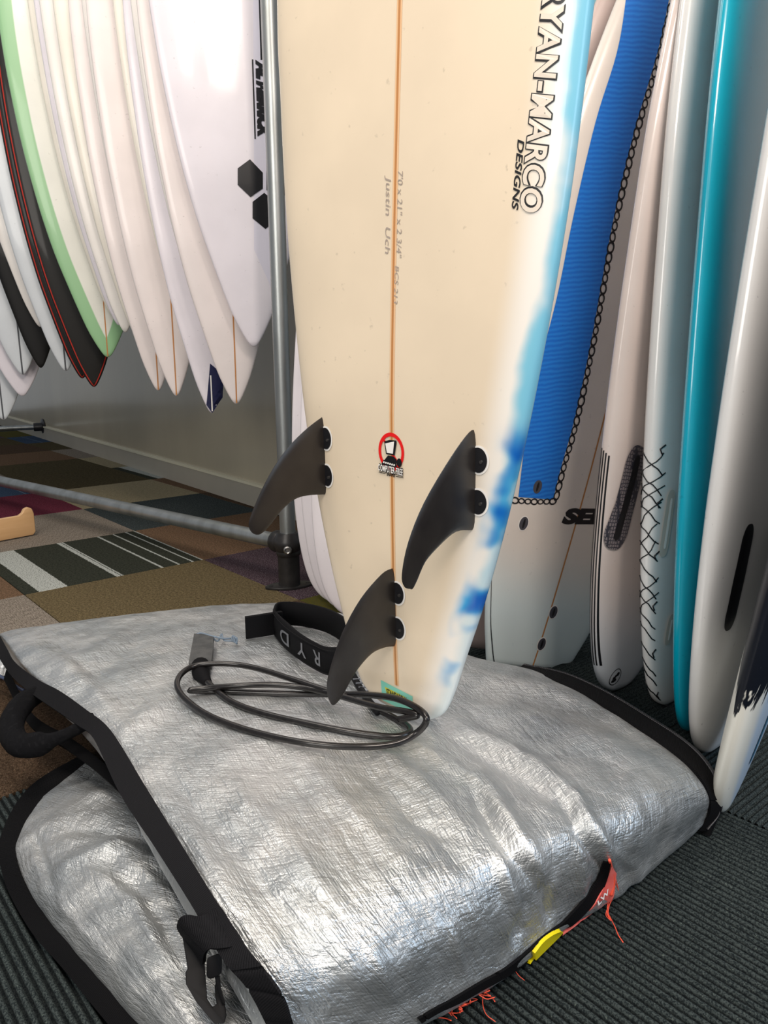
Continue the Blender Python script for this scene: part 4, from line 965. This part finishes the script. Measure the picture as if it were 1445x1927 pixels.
# slit with coral lining and yellow tab on the front roll
c3 = lambda x, y: (780+x/3.284, 1600+y/3.284)
def hb(p, lift=.002):
    x, y = c3(*p); d = ray(x, y).normalized(); h = TB.ray_cast(CAM, d)
    if h[0] is None: return W(x, y, .004)+Vector((0, 0, lift))
    return h[0]-d*lift
up = [(1165, 70), (1120, 190), (1040, 310), (930, 430), (870, 480), (790, 540), (700, 620), (560, 730), (400, 820), (250, 910), (130, 975), (20, 1040)]
lw = [(1215, 75), (1170, 220), (1090, 345), (980, 455), (905, 510), (830, 585), (740, 665), (590, 765), (430, 855), (280, 940), (150, 1000), (40, 1065)]
ribbon('slit_binding', [hb(p, .003) for p in up], [hb(p, .004) for p in lw], M_bind, bag, .003)
pu = [(1215, 95), (1180, 200), (1100, 345), (1000, 450), (915, 520)]; pw = [(1245, 140), (1225, 290), (1140, 370), (1030, 455), (915, 545)]
ribbon('coral_lining', [hb(p, .005) for p in pu], [hb(p, .0045) for p in pw], M_pink, bag, .002)
V, Fc = tube(catmull([hb(p, .007) for p in ((1205, 60), (1222, 130), (1232, 200), (1215, 280))], 8), .0018, 7); par(mesh('coral_piping', V, Fc, M_thread), bag)
P2, F2 = text2d('LW', .02, .2)
oL = hb((1135, 345), .0075); tx_ = (hb((1200, 270), .0075)-oL).normalized(); ty_ = (hb((1180, 190), .006)-hb((1215, 240), .006)).normalized()
par(mesh('lining_lettering', [oL+tx_*(p[0]*.014)+ty_*(p[1]*.012) for p in P2], F2, M_whitep, None, False), bag)
ribbon('yellow_tab', [hb(p, .009) for p in ((895, 495), (850, 515), (790, 560), (735, 630))], [hb(p, .010) for p in ((912, 545), (880, 580), (820, 640), (740, 720))], M_yellow, bag, .004)
ribbon('yellow_tab', [hb(p, .010) for p in ((745, 640), (728, 665), (690, 735))], [hb(p, .011) for p in ((770, 655), (752, 690), (712, 748))], M_yellow, bag, .003)
# frayed coral threads
V = []; Fc = []
def thread(P_, r=.0006): tube(catmull(P_, 5), r, 4, True, V, Fc)
for k in range(34):
    x0 = rs.uniform(90, 480); y0 = 1000-(x0-90)*.42+rs.uniform(-8, 20); pts = []
    for t in range(5):
        pts.append(W(*c3(x0, y0), .006+abs(rs.uniform(0, .016)))); x0 += rs.uniform(-55, 60); y0 += rs.uniform(-25, 32)
    thread(pts)
for k in range(5):
    thread([W(*c3(x+rs.uniform(-12, 12), y+rs.uniform(-8, 8)), h) for x, y, h in ((450, 850, .02), (540, 790, .02), (610, 715, .025))])
thread([W(*c3(x, y), h) for x, y, h in ((605, 715, .02), (640, 770, .010), (680, 805, .004))], .0004)
thread([W(*c3(x, y), .004) for x, y in ((440, 855), (420, 930), (440, 1010), (500, 1060))], .0005)
for k in range(4):
    thread([W(*c3(x+rs.uniform(-9, 9), y+rs.uniform(-6, 6)), h) for x, y, h in ((1235, 170, .06), (1250, 260, .03), (1205, 320, .015), (1190, 390, .006), (1215, 430, .005))], .0005)
for k in range(2): thread([W(*c3(x+rs.uniform(-4, 4), y), .004) for x, y in ((1200, 395), (1240, 470), (1262, 525), (1290, 570))], .0006)
fr = mesh('frayed_threads', V, Fc, M_thread, None); par(fr, bag); fr['kind'] = 'stuff'

# ------------------------------------------------------------------ leash lying on the bag
cl = lambda x, y: (320+x/2.58, 1100+y/2.58)
lr = empty('surf_leash', on_bag(*cl(600, 600)), 'coiled black surf leash with ankle cuff lying on the silver bag', 'leash')
bpy.context.view_layer.update()
def cordpt(x, y, lift): p = cl(x, y); return on_bag(p[0], p[1], .0046+lift, False)
V = []; Fc = []
A_ = [(178,470,.004),(235,522,.002),(310,575,0),(450,625,0),(650,672,0),(850,712,.001),(1000,733,.002),(1100,738,.004),(1162,718,.006),(1152,686,.004),(1085,645,.001),(1000,605,.001)]
tube(catmull([cordpt(*p) for p in A_], 8), .0048, 12, True, V, Fc)
B_ = [(1110,655,.036),(1200,636,.046),(1150,618,.050),(1000,592,.034),(800,535,.020),(640,500,.018),(500,486,.018),(330,492,.014),(180,503,.010),(95,514,.006),(190,518,.001),(300,520,.0),(450,526,0),(620,532,.004),(800,533,.014),(950,535,.034),(1090,552,.052),(1200,600,.058),(1245,655,.050),(1200,718,.026),(1090,772,.012),(900,788,.007),(650,768,.004),(400,714,.002),(200,642,.002),(90,570,.004),(36,500,.010),(50,440,.016),(120,395,.022),(250,384,.024),(400,402,.024),(600,462,.024),(740,508,.022),(860,540,.020)]
tube(catmull([cordpt(*p) for p in B_], 8), .0048, 12, True, V, Fc)
par(mesh('cord', V, Fc, M_cord), lr)
# swivel and end strap leading to the cuff
sw_ = [(1010,620,.002),(960,560,.004),(920,500,.004),(890,445,.006),(860,400,.010)]
V, Fc = tube(catmull([cordpt(*p) for p in sw_], 6), .0058, 10); par(mesh('swivel_sleeve', V, Fc, M_black), lr)
for k in range(4):
    a = cordpt(905+k*14, 462+k*20, .008); bm = bmesh.new(); cyl(bm, a+Vector((-.006, 0, .001)), a+Vector((.006, .001, .001)), .0014, n=8); par(bmobj('sleeve_rib', bm, M_grey), lr)
# rail saver
def onb(x, y, l): p = cl(x, y); return on_bag(p[0], p[1], l, False)
rsv = ribbon('rail_saver', [onb(118, 250, .018), onb(104, 320, .014), onb(92, 395, .008)], [onb(212, 262, .018), onb(208, 330, .014), onb(200, 400, .008)], M_neo, lr, .010)
rsv.data.materials.clear(); rsv.data.materials.append(mat('worn_black_webbing', (.045, .047, .048), .7, bump=(500, .6, .001), mottle=(60, .6, (.09, .09, .09))))
V, Fc = tube([onb(148, 395, .010), onb(150, 430, .010), onb(172, 462, .008), onb(190, 485, .006)], [.016, .015, .009, .006], 14); par(mesh('cord_boot', V, Fc, M_neo), lr)
V = []; Fc = []
tube(catmull([onb(*p) for p in ((128,245,.022),(150,236,.025),(210,252,.024),(260,262,.018),(300,262,.014),(322,268,.012))], 6), .0018, 8, True, V, Fc)
tube(catmull([onb(*p) for p in ((130,238,.020),(190,246,.020),(230,275,.014),(250,240,.018),(262,270,.014),(310,275,.010),(325,288,.006))], 6), .0016, 8, True, V, Fc)
for k in range(3):
    q = onb(306+k*7, 262+k*4, .016); tube([q+Vector((.0022*math.cos(a), .005*math.sin(a)*.3, .005*math.sin(a))) for a in np.linspace(0, 2*math.pi, 13)], .0016, 6, False, V, Fc)
par(mesh('string_loop', V, Fc, M_string), lr)
# cuff: closed padded band standing on edge
cp = [(505,240),(545,290),(615,355),(690,405),(765,440),(840,435),(895,385),(890,320),(820,258),(740,222),(640,200),(560,195),(520,205)]
bp_ = [onb(x, y, .003) for x, y in cp]; P = catmull(bp_+[bp_[0]], 6); cen = sum((Vector(p) for p in P), Vector())/len(P)
Hc = .050; V = []; Fc = []; nP = len(P)-1
for i in range(nP):
    p = Vector(P[i]); o_ = (p-cen); o_.z = 0; o_.normalize()
    V += [p+o_*.001, p+o_*.004+Vector((0, 0, Hc*.5)), p+o_*.001+Vector((0, 0, Hc)), p-o_*.005+Vector((0, 0, Hc)), p-o_*.003+Vector((0, 0, Hc*.5)), p-o_*.005]
for i in range(nP):
    for k in range(6): a = i*6+k; b = i*6+(k+1) % 6; c_ = ((i+1) % nP)*6; Fc.append((a, b, c_+(k+1) % 6, c_+k))
cuff = mesh('ankle_cuff', V, Fc, M_neo); par(cuff, lr)
def cuffpt(f, z, off=.0055):
    i = f*nP/13.; a = int(i) % nP; b = (a+1) % nP; t = i-int(i); p = Vector(P[a])*(1-t)+Vector(P[b])*t; o_ = p-cen; o_.z = 0; o_.normalize(); return p+o_*off+Vector((0, 0, z))
for ch_, f0 in (('R', 3.55), ('Y', 2.62), ('D', 1.70)):
    P2, F2 = text2d(ch_, .012); par(mesh('cuff_letter', [cuffpt(f0-p[0]*.78, .038-p[1]*.036, .0064) for p in P2], F2, M_grey, None, False), cuff)
for sgn, z in ((1, .0465), (-1, .0035)):
    V, Fc = tube([cuffpt(.1+.1*k, z, .0050) for k in range(50)], .0006, 5); par(mesh('cuff_piping', V, Fc, M_black), cuff)
a0 = onb(515, 250, .003); a1 = onb(450, 262, .003); a2 = onb(368, 262, .003)
up_ = Vector((0, 0, .044)); ribbon('cuff_tab', [a0+Vector((.01, .02, 0)), a1+Vector((0, .015, 0)), a2], [a0+up_+Vector((.01, .02, 0)), a1+up_+Vector((0, .015, 0)), a2+up_], M_neo, lr, .009)
